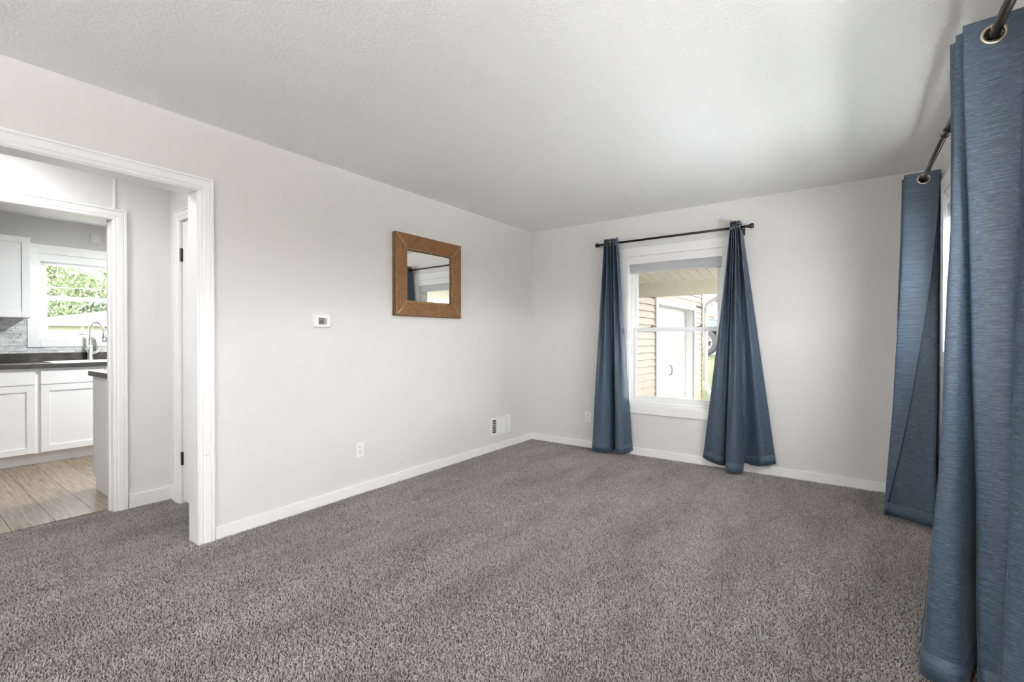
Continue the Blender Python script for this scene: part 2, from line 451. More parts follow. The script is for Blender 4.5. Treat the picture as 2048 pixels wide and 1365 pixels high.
# moulded door casings (profile across the width, inner edge first)
PROF = [(0, 0), (0, 0.011), (0.006, 0.0145), (0.013, 0.0145), (0.016, 0.0115), (0.019, 0.0115), (0.024, 0.0165), (0.052, 0.0175), (0.0555, 0.0135), (0.059, 0.0135), (0.061, 0.021), (0.072, 0.021), (0.072, 0)]
def casing_set(tname, label, face, opening, top, right=True, left=True, scale=1.0, reveal=0.004):
    """face(u,t,z) -> xyz; opening (u0,u1) with u1 > u0, t out of the wall"""
    t = thing(tname, label, 'door casing', face(opening[1], 0, 0), kind='structure')
    P = [(w*scale+reveal, h) for w, h in PROF]
    u0, u1 = opening
    if right: obj('side_casing', prism(P, lambda w, h, k: face(u1+w, h, -0.013 if k == 0 else top+w)), 'trim_paint', t)
    if left: obj('side_casing', prism(P, lambda w, h, k: face(u0-w, h, -0.013 if k == 0 else top+w)), 'trim_paint', t)
    obj('head_casing', prism(P, lambda w, h, k: face(u0-w if k == 0 else u1+w, h, top+w)), 'trim_paint', t)
    return t
t = casing_set('trim_1', 'white moulded casing around the wide opening into the hallway', lambda u, h, z: (h, u, z), (-5.03, -3.489), 2.038)
obj('jamb', boxes((-0.125, 0.004, -3.4815, -3.4945, -0.013, 2.036), ), 'trim_paint', t, bevel=0.002)
obj('jamb', boxes((-0.125, 0.004, -5.03, -5.05, -0.013, 2.036), ), 'trim_paint', t, bevel=0.002)
obj('head_jamb', boxes((-0.125, 0.004, -5.05, -3.4815, 2.036, 2.056), ), 'trim_paint', t, bevel=0.002)
for dy in (0, 0.011):
    obj('nail_hole', lathe([(0, 0.0022), (0.0006, 0.0022)], (0.0165, -3.455+dy, 0.506), (1, 0, 0), 8), 'hole_dark', t, label='dark nail hole in the casing')
t = casing_set('trim_2', 'white moulded casing around the kitchen doorway', lambda u, h, z: (-1.05+h, u, z), (-4.78, -3.622), 1.998, scale=1.0)
obj('jamb', boxes((-1.175, -1.046, -3.602, -3.622, -0.013, 1.998)), 'trim_paint', t, bevel=0.002)
obj('door_stop', boxes((-1.13, -1.092, -3.622, -3.633, -0.013, 1.987)), 'trim_paint', t, bevel=0.002)
obj('jamb', boxes((-1.175, -1.046, -4.80, -4.78, -0.013, 1.998)), 'trim_paint', t)
obj('head_jamb', boxes((-1.175, -1.046, -4.80, -3.602, 1.998, 2.018)), 'trim_paint', t, bevel=0.002)
struct('trim_3', boxes((-1.05, -1.040, -3.617, -3.604, 2.074, H)), 'trim_paint', label='thin white vertical strip above the kitchen doorway casing', cat='trim', bevel=0.002)
# closet door in the hallway
t = casing_set('trim_4', 'white moulded casing around the hallway closet door', lambda u, h, z: (u, -3.28-h, z), (-0.862, -0.162), 2.028, right=False)
d1 = thing('door_1', 'white panelled closet door with black hinges in the hallway', 'door', (-0.51, -3.25, 0), kind='structure')
obj('door_slab', boxes((-0.845, -0.165, -3.277, -3.245, 0.016, 2.020)), 'trim_paint', d1, bevel=0.002)
for z0, z1 in ((0.22, 0.92), (1.08, 1.85)):
    for x0, x1 in ((-0.73, -0.56), (-0.45, -0.28)):
        obj('door_panel', boxes((x0, x1, -3.281, -3.277, z0, z1)), 'trim_paint', d1, bevel=0.003)
for z in (1.786, 0.320):
    h = obj('hinge', boxes((-0.862, -0.832, -3.2815, -3.2785, z-0.045, z+0.045)), 'hinge', d1, label='black door hinge')
    obj('hinge_pin', tube([(-0.846, -3.285, z-0.047), (-0.846, -3.285, z+0.047)], 0.006, 10), 'hinge', h)

# ------------------------------------------------------------------ windows
def window(name, label, F, u0, u1, z0, z1, casing=0.09, meet=None, depth=0.15, lock='brass_lock', twin=False, low=True):
    """F(u,d,z): d > 0 goes outwards through the wall, d < 0 into the room"""
    def B(*bs):
        bm = bmesh.new()
        for (a, b, c, d, e, f) in bs:
            p = F(a, c, e); q = F(b, d, f)
            add_box(bm, p[0], q[0], p[1], q[1], p[2], q[2])
        return bm
    t = thing(name, label, 'window', F((u0+u1)/2, 0, z0), kind='structure')
    c = casing
    obj('side_casing', B((u0-c, u0, -0.018, 0, z0-c, z1)), 'trim_paint', t, bevel=0.003)
    obj('side_casing', B((u1, u1+c, -0.018, 0, z0-c, z1)), 'trim_paint', t, bevel=0.003)
    obj('head_casing', B((u0-c, u1+c, -0.018, 0, z1, z1+c)), 'trim_paint', t, bevel=0.003)
    obj('apron', B((u0, u1, -0.019, 0, z0-c, z0)), 'trim_paint', t, bevel=0.003)
    j = 0.012
    obj('jamb', B((u0, u0+j, 0, depth, z0, z1)), 'trim_paint', t)
    obj('jamb', B((u1-j, u1, 0, depth, z0, z1)), 'trim_paint', t)
    obj('head_jamb', B((u0+j, u1-j, 0, depth, z1-j, z1)), 'trim_paint', t)
    obj('sill', B((u0+j, u1-j, -0.012, 0.045, z0-0.004, z0+0.016), (u0+j, u1-j, 0.045, depth, z0, z0+0.028)), 'vinyl', t, bevel=0.003)
    f = 0.022
    a0, a1, b0, b1 = u0+j, u1-j, z0+0.028, z1-j
    obj('frame', B((a0, a0+f, 0.04, 0.125, b0, b1), (a1-f, a1, 0.04, 0.125, b0, b1), (a0+f, a1-f, 0.04, 0.125, b1-f, b1), (a0+f, a1-f, 0.04, 0.125, b0, b0+0.012)), 'vinyl', t, bevel=0.002)
    zm = meet if meet else (b0+b1)/2
    def sash(nm, s0, s1, d0, d1, zz0, zz1, st, top, bot):
        s = obj(nm, B((s0, s0+st, d0, d1, zz0, zz1), (s1-st, s1, d0, d1, zz0, zz1), (s0+st, s1-st, d0, d1, zz1-top, zz1), (s0+st, s1-st, d0, d1, zz0, zz0+bot)), 'vinyl', t, bevel=0.004)
        dm = (d0+d1)/2
        obj('pane', B((s0+st-0.004, s1-st+0.004, dm-0.002, dm+0.002, zz0+bot-0.004, zz1-top+0.004)), 'pane_glass', s)
        return s
    spans = [(a0+f, a1-f)]
    if twin:
        mid = (a0+a1)/2
        obj('mullion', B((mid-0.03, mid+0.03, 0.0, 0.125, b0, b1)), 'vinyl', t, bevel=0.003)
        spans = [(a0+f, mid-0.03), (mid+0.03, a1-f)]
    for s0, s1 in spans:
        sash('upper_sash', s0, s1, 0.088, 0.115, zm-0.03, b1-f, 0.034, 0.035, 0.035)
        ls = sash('lower_sash', s0, s1, 0.052, 0.082, b0+0.012, zm+0.012, 0.034, 0.042, 0.045)
        if lock:
            for q in (0.22, 0.78):
                uc = s0+(s1-s0)*q
                k = obj('sash_lock', B((uc-0.030, uc+0.030, 0.056, 0.078, zm+0.012, zm+0.017)), lock, ls, bevel=0.002)
                p = F(uc-0.004, 0.066, zm+0.017); e = F(uc+0.028, 0.058, zm+0.024)
                obj('sash_lock_lever', tube([p, ((p[0]+e[0])/2, (p[1]+e[1])/2, zm+0.026), e], 0.0055, 8), lock, ls)
    return t, B

def blind(label, F, u0, u1, zt, vh, stack, wand_u=None, wand_len=0.6, n=12, handle=False, d0=0.0):
    t = thing('window_blind', label, 'blind', F((u0+u1)/2, 0.02, zt))
    def B(*bs):
        bm = bmesh.new()
        for (a, b, c, d, e, f) in bs:
            p = F(a, c, e); q = F(b, d, f)
            add_box(bm, p[0], q[0], p[1], q[1], p[2], q[2])
        return bm
    obj('valance', B((u0+0.002, u1-0.002, d0-0.012, d0-0.002, zt-vh, zt-0.002)), 'trim_paint', t, bevel=0.003)
    obj('head_rail', B((u0+0.014, u1-0.014, d0, d0+0.034, zt-0.045, zt-0.013)), 'vinyl', t)
    zs = zt-0.05; zb = zt-vh-stack
    pitch = (zs-zb-0.018)/n
    proto = None
    for i in range(n):
        z = zb+0.018+pitch*(i+0.5)
        jit = random.uniform(-0.0015, 0.0015)
        if proto is None:
            p = proto = obj('slat', B((u0+0.016, u1-0.016, d0+0.002+jit, d0+0.032+jit, z-pitch*0.42, z+pitch*0.42)), 'blind', t)
        else:
            p = proto.copy(); C.objects.link(p); p.parent = t
            p.location = (F(0, jit, 0)[0]-F(0, 0, 0)[0], F(0, jit, 0)[1]-F(0, 0, 0)[1], pitch*i)
    obj('bottom_rail', B((u0+0.016, u1-0.016, d0, d0+0.034, zb, zb+0.016)), 'blind', t, bevel=0.003)
    for q in (0.14, 0.5, 0.86):
        uc = u0+(u1-u0)*q
        for du in (-0.012, 0.012):
            obj('ladder_cord', B((uc+du-0.001, uc+du+0.001, d0-0.0006, d0+0.001, zb+0.01, zs)), 'blind', t)
    if wand_u is not None:
        a = F(wand_u, d0-0.008, zt-vh+0.01); b = F(wand_u, d0-0.008, zt-vh-wand_len)
        obj('tilt_wand', tube([a, b], 0.0035, 8), 'vinyl', t)
        if handle:
            c = F(wand_u, d0-0.008, zt-vh-wand_len-0.11)
            obj('wand_grip', tube([b, c], [0.006, 0.007], 10), 'vinyl', t)
    return t

FB = lambda u, d, z: (u, d, z)
FR = lambda u, d, z: (W+d, u, z)
FK = lambda u, d, z: (-3.74-d, u, z)
FY = lambda u, d, z: (u, YR-d, z)
window('window_1', 'white double-hung window looking out at the carport and garage', FB, 1.20, 2.11, 0.51, 2.025, meet=1.285)
window('window_2', 'white window between the two nearest blue curtains', FR, -2.30, -0.98, 1.11, 2.025, lock=None)
window('window_3', 'white double-hung kitchen window over the sink', FK, -3.565, -2.81, 1.185, 2.07, meet=1.625, lock='vinyl')
window('window_4', 'white window in the wall behind the camera', FY, 1.60, 2.60, 0.90, 2.10, lock=None)
window('window_5', 'white window in the right wall beside the camera', FR, -3.50, -2.72, 1.11, 2.025, lock=None)
blind('raised white slat blind at the top of the carport window', FB, 1.20, 2.11, 2.023, 0.078, 0.092, wand_u=1.292, wand_len=0.66, n=13, d0=0.006)
blind('raised white slat blind in the window between the nearest curtains', FR, -2.30, -0.98, 2.023, 0.075, 0.09, wand_u=-1.035, wand_len=0.30, n=13, handle=True, d0=-0.002)
blind('raised white slat blind in the kitchen window', FK, -3.565, -2.81, 2.066, 0.078, 0.035, wand_u=-3.43, wand_len=0.20, n=6, d0=0.006)

# ------------------------------------------------------------------ curtains and rods
def catmull(P, n):
    out = []
    Q = [2*P[0]-P[1]] + P + [2*P[-1]-P[-2]]
    for i in range(1, len(Q)-2):
        p0, p1, p2, p3 = Q[i-1:i+3]
        for k in range(n):
            t = k/n
            out.append(0.5*((2*p1)+(p2-p0)*t+(2*p0-5*p1+4*p2-p3)*t*t+(3*p1-p0-3*p2+p3)*t**3))
    out.append(P[-1])
    return out
def curtain(label, top, bot, zt, rod, axis, width, power=1.0, n=14, rows=56, group='blue grommet curtain panels'):
    """top, bot: matching plan points (x, y) or (x, y, z_hem); rod: (fixed coordinate, z); axis 0 -> rod runs along x, 1 -> along y"""
    T = catmull([Vector((p[0], p[1], 0)) for p in top], n)
    Bt = catmull([Vector((p[0], p[1], p[2] if len(p) > 2 else 0.03)) for p in bot], n)
    N = len(T)
    root = thing('curtain', label, 'curtain', (sum(p.x for p in Bt)/N, sum(p.y for p in Bt)/N, 0.03), group)
    levels = [0.005*i for i in range(25)]
    zb = min(p.z for p in Bt); rest = zt-zb-0.12
    levels += [0.12+rest*(i+1)/rows for i in range(rows)]
    tot = zt-zb
    bm = bmesh.new(); uvl = bm.loops.layers.uv.new('UVMap')
    L = [0]
    for a, b in zip(Bt, Bt[1:]): L.append(L[-1]+(b-a).length)
    rnd = random.Random(len(label))
    ph = [rnd.uniform(0, 6) for _ in range(4)]
    grid = []
    for lv in levels:
        t = lv/tot; e = t**power
        row = []
        for i in range(N):
            a, b = T[i], Bt[i]
            z = zt - (zt-b.z)*t
            s = i/(N-1)
            wob = 0.004*math.sin(6*t+9*s+ph[0])*t + 0.003*math.sin(15*t+5*s+ph[1])*t
            x = a.x+(b.x-a.x)*e; y = a.y+(b.y-a.y)*e
            if axis == 0: y += wob
            else: x += wob
            row.append(bm.verts.new((x, y, z)))
        grid.append(row)
    for r in range(len(grid)-1):
        for i in range(N-1):
            q = (grid[r][i], grid[r][i+1], grid[r+1][i+1], grid[r+1][i])
            cx = sum(v.co[1-axis] for v in q)/4; cz = sum(v.co.z for v in q)/4
            if math.hypot(cx-rod[0], cz-rod[1]) < 0.0225: continue
            f = bm.faces.new(q); f.smooth = True
            for lp, (rr, ii) in zip(f.loops, ((r, i), (r, i+1), (r+1, i+1), (r+1, i))):
                lp[uvl].uv = (L[ii]/L[-1]*width, zt-levels[rr])
    cloth = obj('cloth', bm, 'curtain_cloth', root)
    md = cloth.modifiers.new('cloth', 'SOLIDIFY'); md.thickness = 0.0022; md.offset = 0
    # hem: the turned-up doubled band along the bottom edge
    bm = bmesh.new(); uvl = bm.loops.layers.uv.new('UVMap')
    ev = lambda lv, i: Vector((T[i].x+(Bt[i].x-T[i].x)*(lv/tot)**power, T[i].y+(Bt[i].y-T[i].y)*(lv/tot)**power, zt-(zt-Bt[i].z)*lv/tot))
    rows_ = []
    for lv in (tot-0.085, tot-0.04, tot+0.001):
        t_ = lv/tot; row = []
        for i in range(N):
            q = ev(lv, i); s_ = i/(N-1)
            wob = 0.004*math.sin(6*t_+9*s_+ph[0])*t_ + 0.003*math.sin(15*t_+5*s_+ph[1])*t_
            if axis == 0: q.y += wob
            else: q.x += wob
            row.append((bm.verts.new(q), (L[i]/L[-1]*width, lv)))
        rows_.append(row)
    for ra, rb in zip(rows_, rows_[1:]):
        for i in range(N-1):
            quad = (ra[i], ra[i+1], rb[i+1], rb[i])
            f = bm.faces.new([v for v, _ in quad]); f.smooth = True
            for lp, (_, uvc) in zip(f.loops, quad): lp[uvl].uv = uvc
    hem = obj('hem', bm, 'curtain_cloth', cloth)
    md = hem.modifiers.new('hem', 'SOLIDIFY'); md.thickness = 0.0052; md.offset = 0
    bm = bmesh.new()
    # grommets where the cloth crosses the rod
    for i in range(N-1):
        a, b = T[i], T[i+1]
        ca, cb = a[1-axis]-rod[0], b[1-axis]-rod[0]
        if ca*cb < 0:
            f = ca/(ca-cb); p = a+(b-a)*f
            tang = (T[min(i+2, N-1)]-T[max(i-1, 0)]).normalized()
            nrm = Vector((-tang.y, tang.x, 0))
            g = torus((p.x, p.y, rod[1]), nrm, 0.0275, 0.0062)
            obj('grommet', g, 'grommet', root, smooth=True)
    bm.free()
    return root

zr = 2.17
# back window, left panel
tl = [(0.975+0.016*i, (-0.048, -0.135)[i % 2]) for i in range(10)] + [(1.138, -0.125)]
bl = [(0.850, -0.05, 0.03), (0.878, -0.185), (0.930, -0.235), (1.015, -0.225), (1.072, -0.165), (1.080, -0.035), (1.108, -0.035), (1.135, -0.170), (1.195, -0.205), (1.240, -0.145), (1.264, -0.04, 0.045)]
curtain('blue grommet curtain hanging left of the carport window', tl, bl, 2.215, (-0.09, zr), 0, 1.1)
# back window, right panel
tr_ = [(2.190+0.0068*i, (-0.05, -0.13)[i % 2]) for i in range(13)]
br = [(1.950, -0.045, 0.075), (2.00, -0.075, 0.06), (2.07, -0.100, 0.045), (2.130, -0.085, 0.035), (2.160, -0.025), (2.164, -0.15), (2.195, -0.225, 0.02), (2.255, -0.225, 0.02), (2.302, -0.155, 0.02), (2.296, -0.025, 0.07), (2.36, -0.06, 0.07), (2.45, -0.115, 0.09), (2.545, -0.045, 0.11)]
curtain('blue grommet curtain flaring out right of the carport window', tr_, br, 2.225, (-0.09, zr), 0, 1.2)
# right wall, far panel (first point is the free edge nearest the camera)
tf = [(3.492, -0.800), (3.41, -0.795), (3.331, -0.785), (3.338, -0.765), (3.42, -0.752), (3.490, -0.738), (3.484, -0.722), (3.40, -0.706), (3.326, -0.690), (3.336, -0.674), (3.41, -0.660), (3.484, -0.645), (3.41, -0.625), (3.330, -0.606), (3.41, -0.590), (3.484, -0.575)]
bf = [(3.246, -0.735), (3.242, -0.727), (3.236, -0.712), (3.255, -0.704), (3.34, -0.735), (3.445, -0.800), (3.475, -0.770), (3.42, -0.700), (3.262, -0.640), (3.27, -0.615), (3.36, -0.60), (3.46, -0.62), (3.42, -0.560), (3.30, -0.52), (3.40, -0.49), (3.47, -0.46)]
curtain('blue grommet curtain in the far right corner of the room', tf, bf, 2.212, (3.415, zr), 1, 1.3, power=1.5)
# right wall, near panel
tn = [(3.485, -2.520), (3.485, -2.505), (3.49, -2.492), (3.478, -2.480), (3.42, -2.472), (3.358, -2.468), (3.349, -2.460), (3.44, -2.436), (3.44, -2.426), (3.350, -2.418), (3.341, -2.408), (3.44, -2.382), (3.44, -2.372), (3.340, -2.362), (3.336, -2.350), (3.42, -2.330), (3.485, -2.315)]
bn = [(3.485, -2.720, 0.03), (3.440, -2.690), (3.400, -2.640), (3.44, -2.560), (3.475, -2.52), (3.425, -2.50), (3.396, -2.465), (3.412, -2.330), (3.398, -2.330), (3.345, -2.500), (3.262, -2.505), (3.234, -2.455), (3.285, -2.38), (3.40, -2.31), (3.33, -2.29), (3.27, -2.26), (3.47, -2.23)]
curtain('large blue grommet curtain nearest the camera at the picture edge', tn, bn, 2.225, (3.415, zr), 1, 1.5, power=1.15)

def rod_thing(label, a, b, r, fin_a=True, fin_b=True, brackets=(), wall=None, joint=None, material='bronze', r2=None):
    a, b = Vector(a), Vector(b); d = (b-a).normalized()
    t = thing('curtain_rod', label, 'curtain rod', (a+b)/2, 'dark metal curtain rods')
    if joint:
        j = a+(b-a)*joint
        obj('rod_tube', tube([a, j], r, 20), material, t, smooth=True)
        obj('rod_tube', tube([j-d*0.01, b], r2, 20), material, t, smooth=True)
        obj('joint_collar', torus(j, d, r, 0.0025), material, t, smooth=True)
    else:
        obj('rod_tube', tube([a, b], r, 20), material, t, smooth=True)
    prof = [(0, r*1.05), (0.006, r*1.25), (0.012, r*1.0), (0.024, r*0.95), (0.040, r*1.5), (0.050, r*1.9), (0.058, r*2.15), (0.066, r*2.15), (0.072, r*1.9), (0.076, r*1.2), (0.078, 0)]
    if fin_a: obj('finial', lathe(prof, a, -d), material, t, smooth=True, label='knob finial on the rod end')
    if fin_b: obj('finial', lathe(prof, b, d), material, t, smooth=True, label='knob finial on the rod end')
    for q in brackets:
        p = a+d*q; wv = Vector(wall)
        off = abs((wv-p).dot(Vector(wall_n)))
        base = p + Vector(wall_n)*off
        bk = obj('bracket', tube([p-Vector((0, 0, r+0.004)), p-Vector((0, 0, r+0.012))+Vector(wall_n)*off*0.5, base-Vector((0, 0, 0.02))], 0.0045, 8), material, t, smooth=True)
        pl = bmesh.new()
        s = Vector((wall_n[1], wall_n[0], 0))
        c = base-Vector((0, 0, 0.03))
        lo = c-s*0.009-Vector((0, 0, 0.03))-Vector(wall_n)*0.003; hi = c+s*0.009+Vector((0, 0, 0.03))-Vector(wall_n)*0.0002
        add_box(pl, lo.x, hi.x, lo.y, hi.y, lo.z, hi.z)
        obj('bracket_plate', pl, material, bk)
        # cradle under the rod
        cr = bmesh.new()
        pts = []
        for k in range(9):
            an = PI + PI*k/8
            pts.append(p + Vector(wall_n)*math.cos(an)*(r+0.003) + Vector((0, 0, math.sin(an)*(r+0.003))))
        add_tube(cr, pts, 0.003, 6)
        obj('bracket_cradle', cr, material, bk, smooth=True)
    return t
wall_n = (0, 1, 0)
rod_thing('slim dark bronze curtain rod over the carport window', (0.950, -0.09, zr), (2.300, -0.09, zr), 0.0105, brackets=(0.015, 1.335), wall=(0, 0, 0))
wall_n = (1, 0, 0)
rod_thing('dark metal curtain rod along the right wall by the camera', (3.415, -2.78, zr), (3.415, -0.52, zr), 0.0140, brackets=(0.04, 1.14, 2.22), wall=(W, 0, 0), joint=0.545, r2=0.0120, material='rod_dark')

# ------------------------------------------------------------------ things on the walls
# mirror in a woven rattan frame
MY0, MY1, MZ0, MZ1, MT = -2.076, -1.288, 1.378, 2.064, 0.049
mr = thing('wall_mirror', 'square mirror in a brown woven rattan frame on the pale wall', 'mirror', (0, (MY0+MY1)/2, MZ0))
bw = 0.118
def rail(a0, a1, b0, b1, vert):
    """mitred frame rail; a = along outer edge ends, b = inner ends; returns bm with UV in metres"""
    bm = bmesh.new(); uvl = bm.loops.layers.uv.new('UVMap')
    rows = 7
    prof = []
    for k in range(rows):
        s = k/(rows-1)
        prof.append((s*bw, MT - 0.006*s - 0.004*math.cos(PI*(s-0.5))**2*-1 - 0.004))
    prof = [(0.0, MT-0.006)] + [(0.004+(bw-0.008)*k/5, MT-0.001+0.003*math.sin(PI*k/5)-0.005*k/5) for k in range(6)] + [(bw, MT-0.012)]
    full = [(0, 0.0)] + prof + [(bw, 0.012)]
    G = []
    for s, x in full:
        q = s/bw
        G.append((a0+(b0-a0)*q, a1+(b1-a1)*q, s, x))
    vs = []
    for (e0, e1, s, x) in G:
        if vert == 0:   p, q = (x, e0, MZ1-s), (x, e1, MZ1-s)
        elif vert == 1: p, q = (x, e0, MZ0+s), (x, e1, MZ0+s)
        elif vert == 2: p, q = (x, MY0+s, e0), (x, MY0+s, e1)
        else:           p, q = (x, MY1-s, e0), (x, MY1-s, e1)
        vs.append((bm.verts.new(p), bm.verts.new(q), e0, e1, s))
    for A, B in zip(vs, vs[1:]):
        f = bm.faces.new((A[0], A[1], B[1], B[0]))
        for lp, uvc in zip(f.loops, ((A[2], A[4]), (A[3], A[4]), (B[3], B[4]), (B[2], B[4]))):
            lp[uvl].uv = uvc
    bmesh.ops.recalc_face_normals(bm, faces=bm.faces)
    return bm
for vert, (a0, a1, b0, b1) in enumerate(((MY0, MY1, MY0+bw, MY1-bw), (MY0, MY1, MY0+bw, MY1-bw), (MZ0, MZ1, MZ0+bw, MZ1-bw), (MZ0, MZ1, MZ0+bw, MZ1-bw))):
    obj('frame_rail', rail(a0, a1, b0, b1, vert), 'rattan', mr)
obj('frame_edge', boxes((0.0, MT-0.007, MY0-0.003, MY0+0.004, MZ0-0.003, MZ1+0.003), (0.0, MT-0.007, MY1-0.004, MY1+0.003, MZ0-0.003, MZ1+0.003),
    (0.0, MT-0.007, MY0+0.004, MY1-0.004, MZ1-0.004, MZ1+0.003), (0.0, MT-0.007, MY0+0.004, MY1-0.004, MZ0-0.003, MZ0+0.004)), 'frame_edge', mr, bevel=0.002)
iy0, iy1, iz0, iz1 = MY0+bw, MY1-bw, MZ0+bw, MZ1-bw
for seg in (((iy0, iz0), (iy0, iz1)), ((iy1, iz0), (iy1, iz1)), ((iy0, iz0), (iy1, iz0)), ((iy0, iz1), (iy1, iz1))):
    (ya, za), (yb, zb_) = seg
    obj('inner_rod', tube([(0.034, ya, za), (0.034, yb, zb_)], 0.0075, 10), 'bamboo', mr, smooth=True, label='bamboo edging around the mirror glass')
    obj('inner_lip', tube([(0.021, ya+(0.006 if ya == iy0 else -0.006 if ya == iy1 else 0), za+(0.006 if za == iz0 else -0.006)), (0.021, yb+(0.006 if yb == iy0 else -0.006), zb_+(0.006 if zb_ == iz0 else -0.006))], 0.0075, 8), 'frame_edge', mr, smooth=True)
obj('mirror_glass', prism([(0.004, iy0-0.006), (0.0125, iy0-0.006), (0.0225, iy1+0.006), (0.004, iy1+0.006)], lambda a, b, k: (a, b, iz0-0.006 if k == 0 else iz1+0.006)), 'mirror', mr)
for sy, sz in ((0, 0), (0, 1), (1, 0), (1, 1)):
    oy, oz = (MY0, MY1)[sy], (MZ0, MZ1)[sz]; ny, nz = (iy0, iy1)[sy], (iz0, iz1)[sz]
    pts = []; rr = []
    for k in range(9):
        q = k/8; pts.append((MT-0.003-0.006*q+0.004*math.sin(PI*q), oy+(ny-oy)*(0.06+0.94*q), oz+(nz-oz)*(0.06+0.94*q)))
        rr.append(0.0085 if k not in (3, 6) else 0.0108)
    obj('corner_binding', tube(pts, rr, 8), 'bamboo', mr, smooth=True, label='split bamboo strip over the frame mitre')

# thermostat
th = thing('thermostat', 'small white thermostat with dark screen on the pale wall', 'thermostat', (0, -2.72, 1.262))
obj('back_plate', boxes((0, 0.008, -2.793, -2.653, 1.260, 1.356)), 'plastic_white', th, bevel=0.003)
obj('housing', boxes((0.008, 0.027, -2.787, -2.659, 1.264, 1.352)), 'plastic_white', th, bevel=0.006)
sc_ = obj('screen', boxes((0.027, 0.0278, -2.753, -2.706, 1.284, 1.332)), 'screen', th, label='dark display')
obj('touch_strip', boxes((0.027, 0.0276, -2.704, -2.688, 1.284, 1.332)), 'screen_side', th)
def text_mesh(body, size, M, material, parent, name):
    cu = bpy.data.curves.new(name, 'FONT'); cu.body = body; cu.size = size; cu.align_x = 'CENTER'; cu.align_y = 'CENTER'; cu.extrude = 0.0002; cu.offset = size*0.012
    to = bpy.data.objects.new('tmp_text', cu); C.objects.link(to)
    dg = bpy.context.evaluated_depsgraph_get()
    me = bpy.data.meshes.new_from_object(to.evaluated_get(dg))
    bpy.data.objects.remove(to)
    bm = bmesh.new(); bm.from_mesh(me); bmesh.ops.transform(bm, matrix=M, verts=bm.verts)
    return obj(name, bm, material, parent)
# text plane faces +x, reading along +y
TX = Matrix(((0, 0, 1, 0.0281), (1, 0, 0, -2.732), (0, 1, 0, 1.301), (0, 0, 0, 1)))
text_mesh('68', 0.031, TX, 'digits', sc_, 'temperature_reading')

def outlet(label, F):
    """F(u,t,z) centre at 0"""
    t = thing('wall_outlet', label, 'outlet', F(0, 0, 0), 'duplex wall outlets')
    def B(*bs):
        bm = bmesh.new()
        for (a, b, c, d, e, f) in bs:
            p, q = F(a, c, e), F(b, d, f); add_box(bm, p[0], q[0], p[1], q[1], p[2], q[2])
        return bm
    obj('cover_plate', B((-0.035, 0.035, 0, 0.005, -0.056, 0.056)), 'plastic_white', t, bevel=0.003)
    for zc in (-0.0195, 0.0195):
        r = obj('receptacle', B((-0.0165, 0.0165, 0.005, 0.0072, zc-0.0145, zc+0.0145)), 'plastic_white', t, bevel=0.003)
        obj('slot', B((-0.0085, -0.0055, 0.0072, 0.0075, zc-0.001, zc+0.009)), 'hole_dark', r)
        obj('slot', B((0.0055, 0.0085, 0.0072, 0.0075, zc-0.001, zc+0.008)), 'hole_dark', r)
        obj('ground_hole', B((-0.0028, 0.0028, 0.0072, 0.0075, zc-0.010, zc-0.005)), 'hole_dark', r)
    obj('screw', B((-0.003, 0.003, 0.005, 0.0062, -0.003, 0.003)), 'plastic_white', t)
outlet('white wall outlet low on the pale wall under the thermostat', lambda u, t, z: (t, -2.396+u, 0.331+z))
outlet('white wall outlet beside the left carport-window curtain', lambda u, t, z: (0.740+u, -t, 0.329+z))

# wall register
vt = thing('wall_register', 'white metal air register low on the pale wall near the corner', 'vent', (0, -0.61, 0.148))
y0, y1, z0, z1 = -0.787, -0.432, 0.150, 0.348
g0, g1, h0, h1 = y0+0.032, y1-0.09, z0+0.030, z1-0.030
obj('register_frame', boxes((0, 0.008, y0, g0, z0, z1), (0, 0.008, g1, y1, z0, z1), (0, 0.008, g0, g1, z0, h0), (0, 0.008, g0, g1, h1, z1)), 'plastic_white', vt, bevel=0.002)
obj('duct_back', boxes((0.0004, 0.0012, g0, g1, h0, h1)), 'duct_dark', vt, label='dark duct behind the louvres')
obj('divider', boxes((0.001, 0.0085, g0+0.066, g0+0.076, h0, h1)), 'plastic_white', vt)
n = 12
for i in range(n):
    zc = h0+(h1-h0)*(i+0.5)/n
    bm = prism([(0.0014, zc+0.0046), (0.0082, zc-0.0054), (0.0082, zc-0.0040), (0.0022, zc+0.0056)], lambda a, b, k: (a, g0+0.076 if k == 0 else g1-0.002, b))
    obj('louvre', bm, 'plastic_white', vt)
for i in range(1, 6):
    zc = h0+(h1-h0)*i/6
    obj('louvre', boxes((0.0012, 0.0075, g0, g0+0.066, zc-0.0025, zc+0.0008)), 'plastic_white', vt)
obj('lever', boxes((0.008, 0.013, g1+0.028, g1+0.033, 0.235, 0.262)), 'plastic_white', vt)
# a nail left in the far wall
na = obj('wall_nail', lathe([(0, 0.0016), (0.010, 0.0016), (0.0105, 0.0042), (0.012, 0.0042)], (2.874, 0, 1.863), (0, -1, 0), 10), 'steel')
tag(na, 'tiny nail left in the bare far wall right of the curtains', 'nail')

